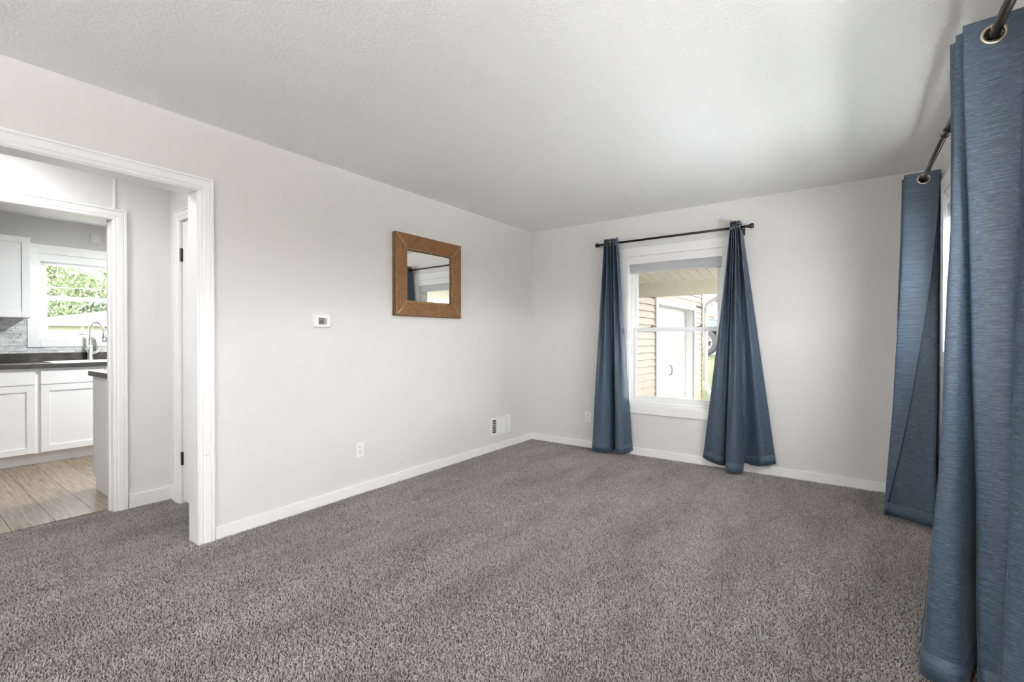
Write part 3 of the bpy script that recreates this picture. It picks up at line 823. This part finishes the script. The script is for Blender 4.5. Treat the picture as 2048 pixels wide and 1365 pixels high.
# ------------------------------------------------------------------ kitchen
def shaker(parent, name, x, y0, y1, z0, z1, st=0.058, sx=1):
    d = obj(name, boxes((x, x+sx*0.018, y0, y0+st, z0, z1), (x, x+sx*0.018, y1-st, y1, z0, z1), (x, x+sx*0.018, y0+st, y1-st, z0, z0+st), (x, x+sx*0.018, y0+st, y1-st, z1-st, z1)), 'cabinet_paint', parent, bevel=0.0015)
    obj('recessed_panel', boxes((x, x+sx*0.010, y0+st-0.002, y1-st+0.002, z0+st-0.002, z1-st+0.002)), 'cabinet_paint', d)
    return d
XF = -3.138
def base_cabinet(label, y0, y1, doors):
    t = thing('base_cabinet', label, 'cabinet', (-3.44, (y0+y1)/2, 0), 'white kitchen base cabinets')
    obj('carcass', boxes((XF-0.02, XF, y0, y1, 0.100, 0.905), (-3.738, -3.726, y0, y1, 0.100, 0.905), (-3.726, XF-0.02, y0, y0+0.016, 0.100, 0.905), (-3.726, XF-0.02, y1-0.016, y1, 0.100, 0.905), (-3.726, XF-0.02, y0+0.016, y1-0.016, 0.100, 0.116)), 'cabinet_paint', t)
    obj('toe_kick', boxes((-3.70, -3.195, y0, y1, -0.001, 0.100)), 'toe_paint', t)
    n = len(doors)
    for (a, b) in doors:
        obj('drawer_front', boxes((XF, XF+0.018, a, b, 0.752, 0.882)), 'cabinet_paint', t, bevel=0.002)
        shaker(t, 'door', XF, a, b, 0.112, 0.745)
    return t
base_cabinet('white shaker base cabinet at the left edge of the doorway view', -4.60, -3.668, [(-4.58, -4.14), (-4.13, -3.690)])
base_cabinet('white shaker sink cabinet below the kitchen faucet', -3.668, -2.70, [(-3.652, -3.19), (-3.18, -2.72)])
ct = thing('countertop', 'dark grey-brown countertop running under the kitchen window', 'countertop', (-3.42, -3.6, 0.905))
SX0, SX1, SY0, SY1 = -3.60, -3.20, -3.545, -2.83
obj('top_slab', boxes((-3.738, SX0, -4.60, -2.0, 0.905, 0.945), (SX1, -3.100, -4.60, -2.0, 0.905, 0.945), (SX0, SX1, -4.60, SY0, 0.905, 0.945), (SX0, SX1, SY1, -2.0, 0.905, 0.945)), 'counter', ct)
obj('upstand', boxes((-3.738, -3.718, -4.60, -2.0, 0.945, 1.034)), 'counter', ct, bevel=0.003)
sk = thing('kitchen_sink', 'stainless steel drop-in sink set in the dark countertop', 'sink', (-3.40, -3.19, 0.945))
obj('rim', boxes((SX0-0.09, SX0+0.012, SY0-0.02, SY1+0.02, 0.945, 0.952), (SX1-0.012, SX1+0.025, SY0-0.02, SY1+0.02, 0.945, 0.952), (SX0+0.012, SX1-0.012, SY0-0.02, SY0+0.012, 0.945, 0.952), (SX0+0.012, SX1-0.012, SY1-0.012, SY1+0.02, 0.945, 0.952)), 'steel', sk, bevel=0.003)
obj('basin', boxes((SX0+0.002, SX0+0.006, SY0+0.002, SY1-0.002, 0.76, 0.946), (SX1-0.006, SX1-0.002, SY0+0.002, SY1-0.002, 0.76, 0.946), (SX0+0.006, SX1-0.006, SY0+0.002, SY0+0.006, 0.76, 0.946), (SX0+0.006, SX1-0.006, SY1-0.006, SY1-0.002, 0.76, 0.946), (SX0+0.006, SX1-0.006, SY0+0.006, SY1-0.006, 0.76, 0.764)), 'steel', sk)
fx, fy = -3.645, -3.190
fa = thing('faucet', 'brushed steel gooseneck kitchen faucet behind the sink', 'faucet', (fx, fy, 0.952))
obj('faucet_base', lathe([(0, 0.031), (0.004, 0.031), (0.010, 0.027), (0.06, 0.0235), (0.155, 0.0215), (0.158, 0.017)], (fx, fy, 0.952), (0, 0, 1)), 'steel', fa, smooth=True)
pts = [(fx, fy, 1.105), (fx, fy, 1.20), (fx, fy+0.001, 1.265)]
dx, dy = 0.03, 0.048       # spout swings over the basin
for k in range(1, 12):
    a = PI*k/12
    q = (1-math.cos(a))
    pts.append((fx+dx*q, fy+dy*q, 1.265+0.098*math.sin(a)))
obj('spout', tube(pts+[(fx+dx*2.05, fy+dy*2.05, 1.262)], 0.0135, 14), 'steel', fa, smooth=True)
hx, hy = fx+dx*2.08, fy+dy*2.08
sh = obj('spray_head', tube([(hx, hy, 1.270), (hx+0.002, hy+0.003, 1.225), (hx+0.004, hy+0.007, 1.155)], [0.0145, 0.019, 0.023], 14), 'steel', fa, smooth=True)
obj('spray_face', tube([(hx+0.004, hy+0.007, 1.155), (hx+0.0042, hy+0.0072, 1.149)], [0.0228, 0.021], 14), 'steel_dark', sh)
hn = obj('handle', tube([(fx+0.006, fy+0.015, 1.018), (fx+0.015, fy+0.055, 1.040), (fx+0.022, fy+0.085, 1.060), (fx+0.024, fy+0.092, 1.085), (fx+0.024, fy+0.088, 1.128)], [0.014, 0.012, 0.009, 0.006, 0.005], 10), 'steel', fa, smooth=True)
# upper cabinet
uc = thing('wall_cabinet', 'white shaker wall cabinet left of the kitchen window', 'cabinet', (-3.59, -4.0, 1.385))
obj('carcass', boxes((-3.739, -3.438, -4.40, -3.672, 1.385, 2.170)), 'cabinet_paint', uc)
shaker(uc, 'door', -3.438, -4.030, -3.676, 1.389, 2.166, st=0.056)
shaker(uc, 'door', -3.438, -4.396, -4.036, 1.389, 2.166, st=0.056)
# peninsula along the hallway wall, seen end-on
pn = thing('peninsula_cabinet', 'white cabinet end panel seen beside the doorway casing', 'cabinet', (-1.50, -3.0, 0))
obj('carcass', boxes((-1.828, -1.175, -3.543, -2.0, 0.100, 0.888)), 'cabinet_paint', pn)
obj('toe_kick', boxes((-1.760, -1.175, -3.543, -2.0, -0.001, 0.100)), 'toe_paint', pn)
obj('end_panel', prism([(-1.832, 0.888), (-1.175, 0.888), (-1.175, -0.001), (-1.762, -0.001), (-1.762, 0.098), (-1.832, 0.098)], lambda a, b, k: (a, -3.543 if k == 0 else -3.556, b)), 'toe_paint', pn)
obj('corner_stile', boxes((-1.836, -1.828, -3.556, -3.51, 0.098, 0.888)), 'cabinet_paint', pn)
o = obj('peninsula_countertop', boxes((-1.885, -1.175, -3.575, -2.0, 0.888, 0.928)), 'counter', bevel=0.003)
tag(o, 'dark countertop end on the cabinet beside the doorway casing', 'countertop')
# ledger-stone backsplash
bs = thing('backsplash', 'stacked grey and white marble ledger-stone backsplash over the counter', 'backsplash', (-3.73, -4.0, 1.034))
def stones(y0, y1, z0, z1, rh):
    nr = max(1, round((z1-z0)/rh)); rh = (z1-z0)/nr
    for r in range(nr):
        yy = y0 - random.uniform(0, 0.08)
        while yy < y1:
            L = random.uniform(0.06, 0.17); a, b = max(yy, y0), min(yy+L, y1)
            if b-a > 0.006:
                d = random.uniform(0.006, 0.013)
                obj('stone', boxes((-3.7395, -3.7395+d, a+0.0005, b-0.0005, z0+rh*r+0.0005, z0+rh*(r+1)-0.0005)), 'stone', bs)
            yy += L
stones(-4.35, -3.658, 1.035, 1.384, 0.0245)
stones(-3.658, -2.72, 1.035, 1.094, 0.0245)
cp = thing('cover_plate', 'blank grey wall plate high up right of the kitchen window', 'wall plate', (-3.74, -3.123, 2.24))
obj('plate', boxes((-3.74, -3.724, -3.166, -3.080, 2.242, 2.352)), 'plate_grey', cp, bevel=0.003)
obj('plate_cap', boxes((-3.724, -3.716, -3.152, -3.094, 2.256, 2.338)), 'plate_grey', cp, bevel=0.003)

# unseen kitchen and hallway lamps, added as fill above the doorway head
def fill_lamp(label, x, y, power, r=0.16):
    t = thing('fill_lamp', label, 'ceiling lamp', (x, y, H-0.09), 'added fill lamps')
    obj('lamp_base', lathe([(0, r*0.9), (0.02, r*0.9), (0.025, r*0.85)], (x, y, H), (0, 0, -1), 32), 'plastic_white', t, smooth=False)
    obj('lamp_shade', lathe([(0.025, r*0.85), (0.05, r*0.8), (0.075, r*0.6), (0.088, r*0.3), (0.090, 0.0)], (x, y, H), (0, 0, -1), 32), 'lamp_lens', t, smooth=True)
    l = bpy.data.lights.new('fill_light', 'AREA'); l.shape = 'DISK'; l.size = r*1.6; l.energy = power; l.color = (0.93, 0.97, 1.0)
    lo = bpy.data.objects.new('fill_light', l); C.objects.link(lo); lo.parent = t; lo.location = (0, 0, -0.012)
fill_lamp('unseen flush lamp added to brighten the kitchen', -2.2, -2.6, 24)
fill_lamp('unseen flush lamp added to brighten the hallway', -0.58, -4.4, 5, 0.13)
fl_ = thing('fill_torchiere', 'unseen torchiere added behind the camera to brighten the ceiling', 'floor lamp', (2.9, -6.0, -0.013))  # unseen lamp, added as up-light fill for the ceiling
obj('base', lathe([(0, 0.15), (0.02, 0.15), (0.03, 0.03), (0.04, 0.014)], (2.9, -6.0, -0.013), (0, 0, 1), 32), 'bronze', fl_)
obj('pole', tube([(2.9, -6.0, 0.02), (2.9, -6.0, 1.68)], 0.013, 14), 'bronze', fl_, smooth=True)
obj('bowl', lathe([(0, 0.02), (0.03, 0.09), (0.08, 0.16), (0.11, 0.18), (0.105, 0.17), (0.075, 0.15), (0.035, 0.06)], (2.9, -6.0, 1.66), (0, 0, 1), 32), 'plastic_white', fl_, smooth=True)
ll = bpy.data.lights.new('fill_light', 'AREA'); ll.shape = 'DISK'; ll.size = 0.28; ll.energy = 34; ll.color = (1.0, 0.97, 0.94)
lo = bpy.data.objects.new('fill_light', ll); C.objects.link(lo); lo.parent = fl_; lo.location = (0, 0, 1.775); lo.rotation_euler = (PI, 0, 0)

# ------------------------------------------------------------------ outdoors behind the back window
def sheet(fz, xs, ys):
    bm = bmesh.new(); g = [[bm.verts.new((x, y, fz(x, y))) for x in xs] for y in ys]
    for r in range(len(ys)-1):
        for c in range(len(xs)-1):
            bm.faces.new((g[r][c], g[r][c+1], g[r+1][c+1], g[r+1][c]))
    return bm
def gz(x, y):
    z = -0.42
    if y > 5.6: z += min(1.12, (y-5.6)*0.42)
    if y > 12: z += min(1.0, (y-12)*0.08)
    return z
ys = [-40, -7, 0.15, 3, 5.6, 6.2, 7, 8, 8.3, 12, 16, 24, 60, 120]
xs = [-90, -40, -20, -10, -3.9, 0, 3, 8, 20, 60]
gr = struct('ground', sheet(gz, xs, ys), 'lawn', label='green lawn rising behind the garage', cat='lawn')
tag(struct('patio', boxes((5.2, 14, -16, 0.15, -0.60, -0.30), (-3.9, 5.2, -16, YR-0.15, -0.60, -0.30)), 'patio_bounce'), 'unseen pale patio added to bounce daylight into the room', 'patio')  # unseen pale slab, added to reflect daylight up through the windows
tag(struct('carport_slab', boxes((-0.2, 4.2, 0.15, 5.62, -0.60, -0.40)), 'concrete'), 'dark asphalt driveway strip beside the garage', 'driveway')
XG = 0.60
ga = thing('garage', 'tan lap-sided garage with a white sectional door beyond the carport', 'garage', (XG-2.5, 3.3, -0.42))
GD0, GD1, GZ = 2.73, 4.87, 1.73        # door opening along y and its top
GY0, GY1 = 0.95, 5.52
obj('wall_core', boxes((XG-5.0, XG-0.19, GY0, GY1-0.02, -0.42, 2.45), (XG-0.19, XG-0.02, GY0, GD0-0.01, -0.42, 2.45), (XG-0.19, XG-0.02, GD1+0.01, GY1-0.02, -0.42, 2.45), (XG-0.19, XG-0.02, GD0-0.01, GD1+0.01, GZ+0.01, 2.45)), 'siding_back', ga)
bh = 0.105
def board(y0, y1, z):
    return prism([(XG-0.014, z+0.007), (XG+0.006, z+0.007), (XG-0.008, z+bh), (XG-0.014, z+bh)], lambda a, b, k: (a, y0 if k == 0 else y1, b))  # gap below each board bares the dark core, standing in for lap shadow
zz = -0.40; 
while zz < 2.35:
    if zz+bh < GZ+0.11:
        obj('siding_board', board(GY0, GD0-0.105, zz), 'siding', ga)
        obj('siding_board', board(GD1+0.105, GY1, zz), 'siding', ga)
    else:
        obj('siding_board', board(GY0, GY1, max(zz, GZ+0.105) if zz < GZ+0.105 else zz), 'siding', ga)
    zz += bh
for b in ((XG-0.02, XG+0.022, GD0-0.105, GD0, -0.42, GZ+0.105), (XG-0.02, XG+0.022, GD1, GD1+0.105, -0.42, GZ+0.105), (XG-0.02, XG+0.022, GD0, GD1, GZ, GZ+0.105)):
    obj('door_trim', boxes(b), 'out_white', ga, bevel=0.004)
obj('door_reveal', boxes((XG-0.19, XG-0.02, GD0-0.008, GD0, -0.42, GZ), (XG-0.19, XG-0.02, GD1, GD1+0.008, -0.42, GZ), (XG-0.19, XG-0.02, GD0, GD1, GZ, GZ+0.008)), 'shade_lift_white', ga)
gd = obj('garage_door', boxes((XG-0.185, XG-0.15, GD0, GD1, -0.42, GZ)), 'out_white', ga, label='white sectional garage door')
nsec = 4; sh_ = (GZ+0.42)/nsec
for r in range(nsec):
    for c in range(4):
        w = (GD1-GD0)/4
        obj('door_panel', boxes((XG-0.15, XG-0.145, GD0+w*c+0.07, GD0+w*(c+1)-0.07, -0.42+sh_*r+0.09, -0.42+sh_*(r+1)-0.09)), 'out_white', gd, bevel=0.006)
    if r: obj('section_joint', boxes((XG-0.151, XG-0.148, GD0, GD1, -0.42+sh_*r-0.003, -0.42+sh_*r+0.003)), 'concrete', gd)
obj('lift_handle', tube([(XG-0.149, 3.83, 0.52), (XG-0.112, 3.85, 0.54), (XG-0.105, 3.85, 0.61), (XG-0.112, 3.85, 0.68), (XG-0.149, 3.83, 0.70)], 0.010, 8), 'steel_dark', gd)
obj('corner_post', boxes((XG-0.03, XG+0.012, GY1-0.02, GY1+0.02, -0.42, 2.45)), 'siding', ga)
obj('garage_roof', prism([(GY0-0.2, 2.45), (GY1+0.3, 2.45), (GY1+0.3, 2.52), ((GY0+GY1)/2, 3.5), (GY0-0.2, 2.52)], lambda a, b, k: (XG-5.3 if k == 0 else XG+0.25, a, b)), 'roof_pale', ga)
# downspout on the garage corner
ds = thing('downspout', 'white rain downspout on the far garage corner', 'downspout', (XG+0.05, 5.58, -0.3))
px_, py_ = XG+0.055, 5.60
obj('drop_pipe', tube([(px_, py_, 0.30), (px_, py_, 1.78)], 0.045, 10), 'shade_lift_white', ds, smooth=True)
obj('upper_elbow', tube([(px_, py_, 1.76), (px_+0.01, py_-0.01, 1.88), (px_+0.12, py_-0.05, 1.96), (px_+0.26, py_-0.10, 2.02), (px_+0.34, py_-0.12, 2.16), (px_+0.34, py_-0.12, 2.45)], 0.045, 10), 'shade_lift_white', ds, smooth=True)
obj('lower_elbow', tube([(px_, py_, 0.31), (px_+0.01, py_, 0.20), (px_+0.07, py_, 0.08), (px_+0.30, py_, -0.16), (px_+0.45, py_, -0.30)], 0.045, 10), 'shade_lift_white', ds, smooth=True)
# carport: sloping soffit of narrow boards and a beam
cpt = thing('carport_roof', 'cream carport ceiling with a tan beam outside the window', 'carport', (1.9, 0.9, 1.75))
for i in range(34):
    x0 = -0.1+0.12*i
    bmx = prism([(0.16, 2.150), (1.62, 1.935), (1.62, 1.947), (0.16, 2.162)], lambda a, b, k: (x0+0.003 if k == 0 else x0+0.117, a, b))
    obj('soffit_board', bmx, 'soffit', cpt)
obj('roof_deck', prism([(0.16, 2.17), (1.75, 1.957), (1.75, 2.03), (0.16, 2.25)], lambda a, b, k: (-0.1 if k == 0 else 4.0, a, b)), 'siding_back', cpt)
obj('beam', boxes((-0.1, 4.0, 1.60, 1.68, 1.750, 1.945)), 'beam', cpt, bevel=0.004)
obj('shade_roof', prism([(1.68, 2.05), (5.7, 2.50), (5.7, 2.58), (1.68, 2.13)], lambda a, b, k: (0.9 if k == 0 else 8.0, a, b)), 'siding_back', cpt)  # unseen roof section, added to keep the garage wall in shade
obj('post', boxes((3.85, 3.97, 1.58, 1.70, -0.40, 1.75)), 'out_white', cpt)
# parked vehicle past the garage corner (side on)
car = thing('parked_car', 'pale blue-grey car parked on the lawn beyond the garage', 'car', (-1.4, 9.6, 0.70))
side = [(-3.55, 0.95), (-3.60, 1.35), (-3.45, 1.62), (-2.75, 1.72), (-2.15, 2.22), (-0.95, 2.24), (-0.42, 1.78), (0.55, 1.66), (0.78, 1.50), (0.80, 1.00), (0.60, 0.93)]
arch = [(-0.14+0.47*math.cos(a), 1.07+0.47*math.sin(a)) for a in [PI*k/10 for k in range(11)]]
arch2 = [(-2.75+0.47*math.cos(a), 1.07+0.47*math.sin(a)) for a in [PI*k/10 for k in range(11)]]
def car_side(k):
    return side
outline = side[:] + [(0.33, 0.93)] + arch[0:] + [(-0.61, 0.93), (-2.28, 0.93)] + arch2 + [(-3.22, 0.93)]
def carpt(a, b, k):
    inset = max(0, b-1.70)*0.28
    return (a, 8.72+inset if k == 0 else 10.42-inset, b)
obj('body', prism(outline, carpt), 'car_paint', car)
def gl_(poly, nm='side_window'):
    obj(nm, prism(poly, lambda a, b, k: (a, 8.715+max(0, b-1.70)*0.28 if k == 0 else 8.73+max(0, b-1.70)*0.28, b)), 'out_glass', car)
gl_([(-2.60, 1.74), (-2.12, 2.16), (-1.62, 2.17), (-1.62, 1.75)]); gl_([(-1.55, 1.75), (-1.55, 2.17), (-0.98, 2.18), (-0.55, 1.78)])
obj('windshield', prism([(-0.90, 2.20), (-0.40, 1.80), (-0.37, 1.82), (-0.87, 2.22)], lambda a, b, k: (a, 8.95 if k == 0 else 10.2, b)), 'out_glass', car)
obj('headlight', boxes((0.70, 0.81, 8.74, 8.95, 1.32, 1.48)), 'out_glass', car)
obj('arch_lining', boxes((-3.25, -2.25, 8.98, 9.0, 0.95, 1.5), (-0.62, 0.34, 8.98, 9.0, 0.95, 1.5)), 'tire', car)
for wx in (-0.14, -2.75):
    wheel = obj('tire', lathe([(0, 0.25), (0.0, 0.33), (0.03, 0.37), (0.20, 0.37), (0.22, 0.30)], (wx, 8.73, 1.07), (0, 1, 0), 32), 'tire', car, smooth=False)
    obj('rim', lathe([(0.0, 0.235), (-0.012, 0.24), (-0.012, 0.21), (0.03, 0.20), (0.03, 0.0)], (wx, 8.735, 1.07), (0, 1, 0), 32), 'rim', wheel)
    for k in range(6):
        a = 2*PI*k/6+0.3
        obj('spoke', tube([(wx, 8.735, 1.07), (wx+0.22*math.cos(a), 8.730, 1.07+0.22*math.sin(a))], [0.045, 0.030], 6), 'rim', wheel)
    obj('hub_cap', lathe([(0, 0.06), (0.02, 0.05)], (wx, 8.73, 1.07), (0, -1, 0), 16), 'rim', wheel)
# neighbour's red house
nh = thing('red_house', 'red neighbouring house with a white scalloped awning seen past the garage', 'house', (-4.5, 25, 1.3))
def wallbox(*b): return boxes(b)
obj('wall', boxes((-12, 2.5, 23.6, 30, 0.8, 5.2)), 'red_wall', nh)
obj('roof', prism([(23.0, 5.2), (30.5, 5.2), (26.8, 7.6)], lambda a, b, k: (-12.4 if k == 0 else 2.9, a, b)), 'roof_pale', nh)
w_ = obj('window', boxes((-3.75, -2.70, 23.50, 23.60, 2.32, 3.25)), 'out_white', nh)
obj('pane', boxes((-3.62, -2.98, 23.47, 23.50, 2.40, 3.08)), 'out_glass', w_)
aw = obj('awning', prism([(23.6, 3.75), (22.75, 3.22), (22.75, 3.18), (23.6, 3.70)], lambda a, b, k: (-4.2 if k == 0 else -2.85, a, b)), 'out_white', nh)
for i in range(8):
    cx_ = -4.2+1.35*(i+0.5)/8
    obj('scallop', lathe([(0, 0.09), (0.02, 0.09)], (cx_, 22.74, 3.19), (0, 1, 0), 12), 'out_white', aw)
rl = obj('porch_railing', boxes((-6.5, -2.74, 22.6, 22.68, 2.36, 2.44), (-6.5, -2.74, 22.6, 22.68, 1.90, 1.98)), 'porch_brown', nh)
for i in range(30):
    obj('baluster', boxes((-6.45+0.125*i, -6.40+0.125*i, 22.62, 22.66, 1.98, 2.36)), 'porch_brown', rl)
obj('porch_post', boxes((-2.86, -2.74, 22.58, 22.70, 1.3, 2.44)), 'out_white', nh)
obj('porch_deck', boxes((-6.6, -2.6, 22.5, 23.6, 1.3, 1.9)), 'red_wall', nh)

# ------------------------------------------------------------------ outdoors behind the kitchen window
kh = thing('cream_house', 'low cream house with a pale roof behind the kitchen window', 'house', (-24, 2, -0.42))
obj('wall', boxes((-30, -22.6, -4.0, 9.0, -0.42, 1.76)), 'cream_wall', kh)
obj('roof', prism([(-4.6, 1.76), (9.6, 1.76), (9.6, 1.90), (6.0, 2.60), (2.2, 2.48), (0.8, 2.27), (0.2, 2.15), (-0.5, 1.95), (-4.6, 1.80)], lambda a, b, k: (-30.5 if k == 0 else -22.1, a, b)), 'roof_pale', kh)
obj('fascia', boxes((-22.1, -22.05, -4.6, 9.6, 1.69, 1.80)), 'out_white', kh)
wv = obj('window', boxes((-22.6, -22.55, 1.15, 1.85, 1.0, 1.62)), 'out_white', kh)
obj('pane', boxes((-22.55, -22.53, 1.22, 1.50, 1.06, 1.56)), 'out_glass', wv)
obj('pane', boxes((-22.55, -22.53, 1.53, 1.80, 1.06, 1.56)), 'out_glass', wv)
def tree(label, x, y, z, rx, ry, rz, hgt, leaf, n, seed):
    rnd = random.Random(seed)
    t = thing('tree', label, 'tree', (x, y, z), 'trees behind the kitchen window')
    obj('trunk', tube([(x, y, z), (x+0.1, y, z+hgt*0.5), (x, y+0.1, z+hgt)], [0.22, 0.16, 0.08], 8), 'bark', t, smooth=True)
    for k in range(4):
        a = 2*PI*k/4+rnd.random()
        obj('branch', tube([(x, y, z+hgt*0.55), (x+math.cos(a)*rx*0.4, y+math.sin(a)*ry*0.4, z+hgt*0.85), (x+math.cos(a)*rx*0.7, y+math.sin(a)*ry*0.7, z+hgt)], [0.1, 0.06, 0.02], 6), 'bark', t, smooth=True)
    bm = bmesh.new()
    clumps = []
    for k in range(46):
        a = rnd.uniform(0, 2*PI); u = rnd.uniform(-0.9, 1); q = math.sqrt(max(0, 1-u*u))*rnd.uniform(0.5, 1)
        clumps.append((x+rx*q*math.cos(a), y+ry*q*math.sin(a), z+hgt+rz*u, rnd.uniform(0.22, 0.42)))
    for k in range(n):
        cx_, cy_, cz_, cr = rnd.choice(clumps)
        d = Vector((rnd.gauss(0, 1), rnd.gauss(0, 1), rnd.gauss(0, 0.8))).normalized()*rnd.uniform(0.5, 1)*cr*max(rx, rz)*0.9
        c = Vector((cx_, cy_, cz_))+d
        s = rnd.uniform(0.09, 0.17)
        a = Vector((rnd.gauss(0, 1), rnd.gauss(0, 1), rnd.gauss(0, 1))).normalized(); b = a.orthogonal().normalized()
        bm.faces.new([bm.verts.new(c+v_) for v_ in (a*s, b*s*0.55, -a*s, -b*s*0.55)])
    o = obj('foliage', bm, 'leaf_%d' % leaf, t); o['kind'] = 'stuff'
tree('pale green leafy tree on the left behind the cream house', -44, -4.2, -0.4, 3.0, 2.9, 3.4, 5.2, 1, 9000, 1)
tree('tall bright green tree in the middle behind the cream house', -44, 4.6, -0.4, 3.0, 3.2, 3.8, 5.2, 0, 14000, 2)
tree('broad yellow-green tree on the right behind the cream house', -44, 13.4, -0.4, 3.0, 2.9, 3.4, 5.0, 1, 8000, 3)
tree('low dark green tree just over the ridge of the cream house', -36.2, 0.2, -0.4, 1.6, 1.5, 1.2, 2.7, 2, 7000, 4)
tree('low dark green tree at the right end of the cream ridge', -36.2, 4.6, -0.4, 1.6, 1.6, 1.3, 2.8, 2, 7000, 5)
tree('unseen tall tree added past the garage to shade the lawn', 2.6, 11.5, 0.7, 3.6, 3.0, 2.4, 6.4, 0, 9000, 9)  # unseen tree, added only to throw shade on the lawn
o = obj('power_line', tube([(-30.5, -12, 4.05), (-30.5, 0, 3.85), (-30.5, 14, 4.0)], 0.02, 6), 'wire')
tag(o, 'thin overhead wire crossing in front of the trees', 'wire')
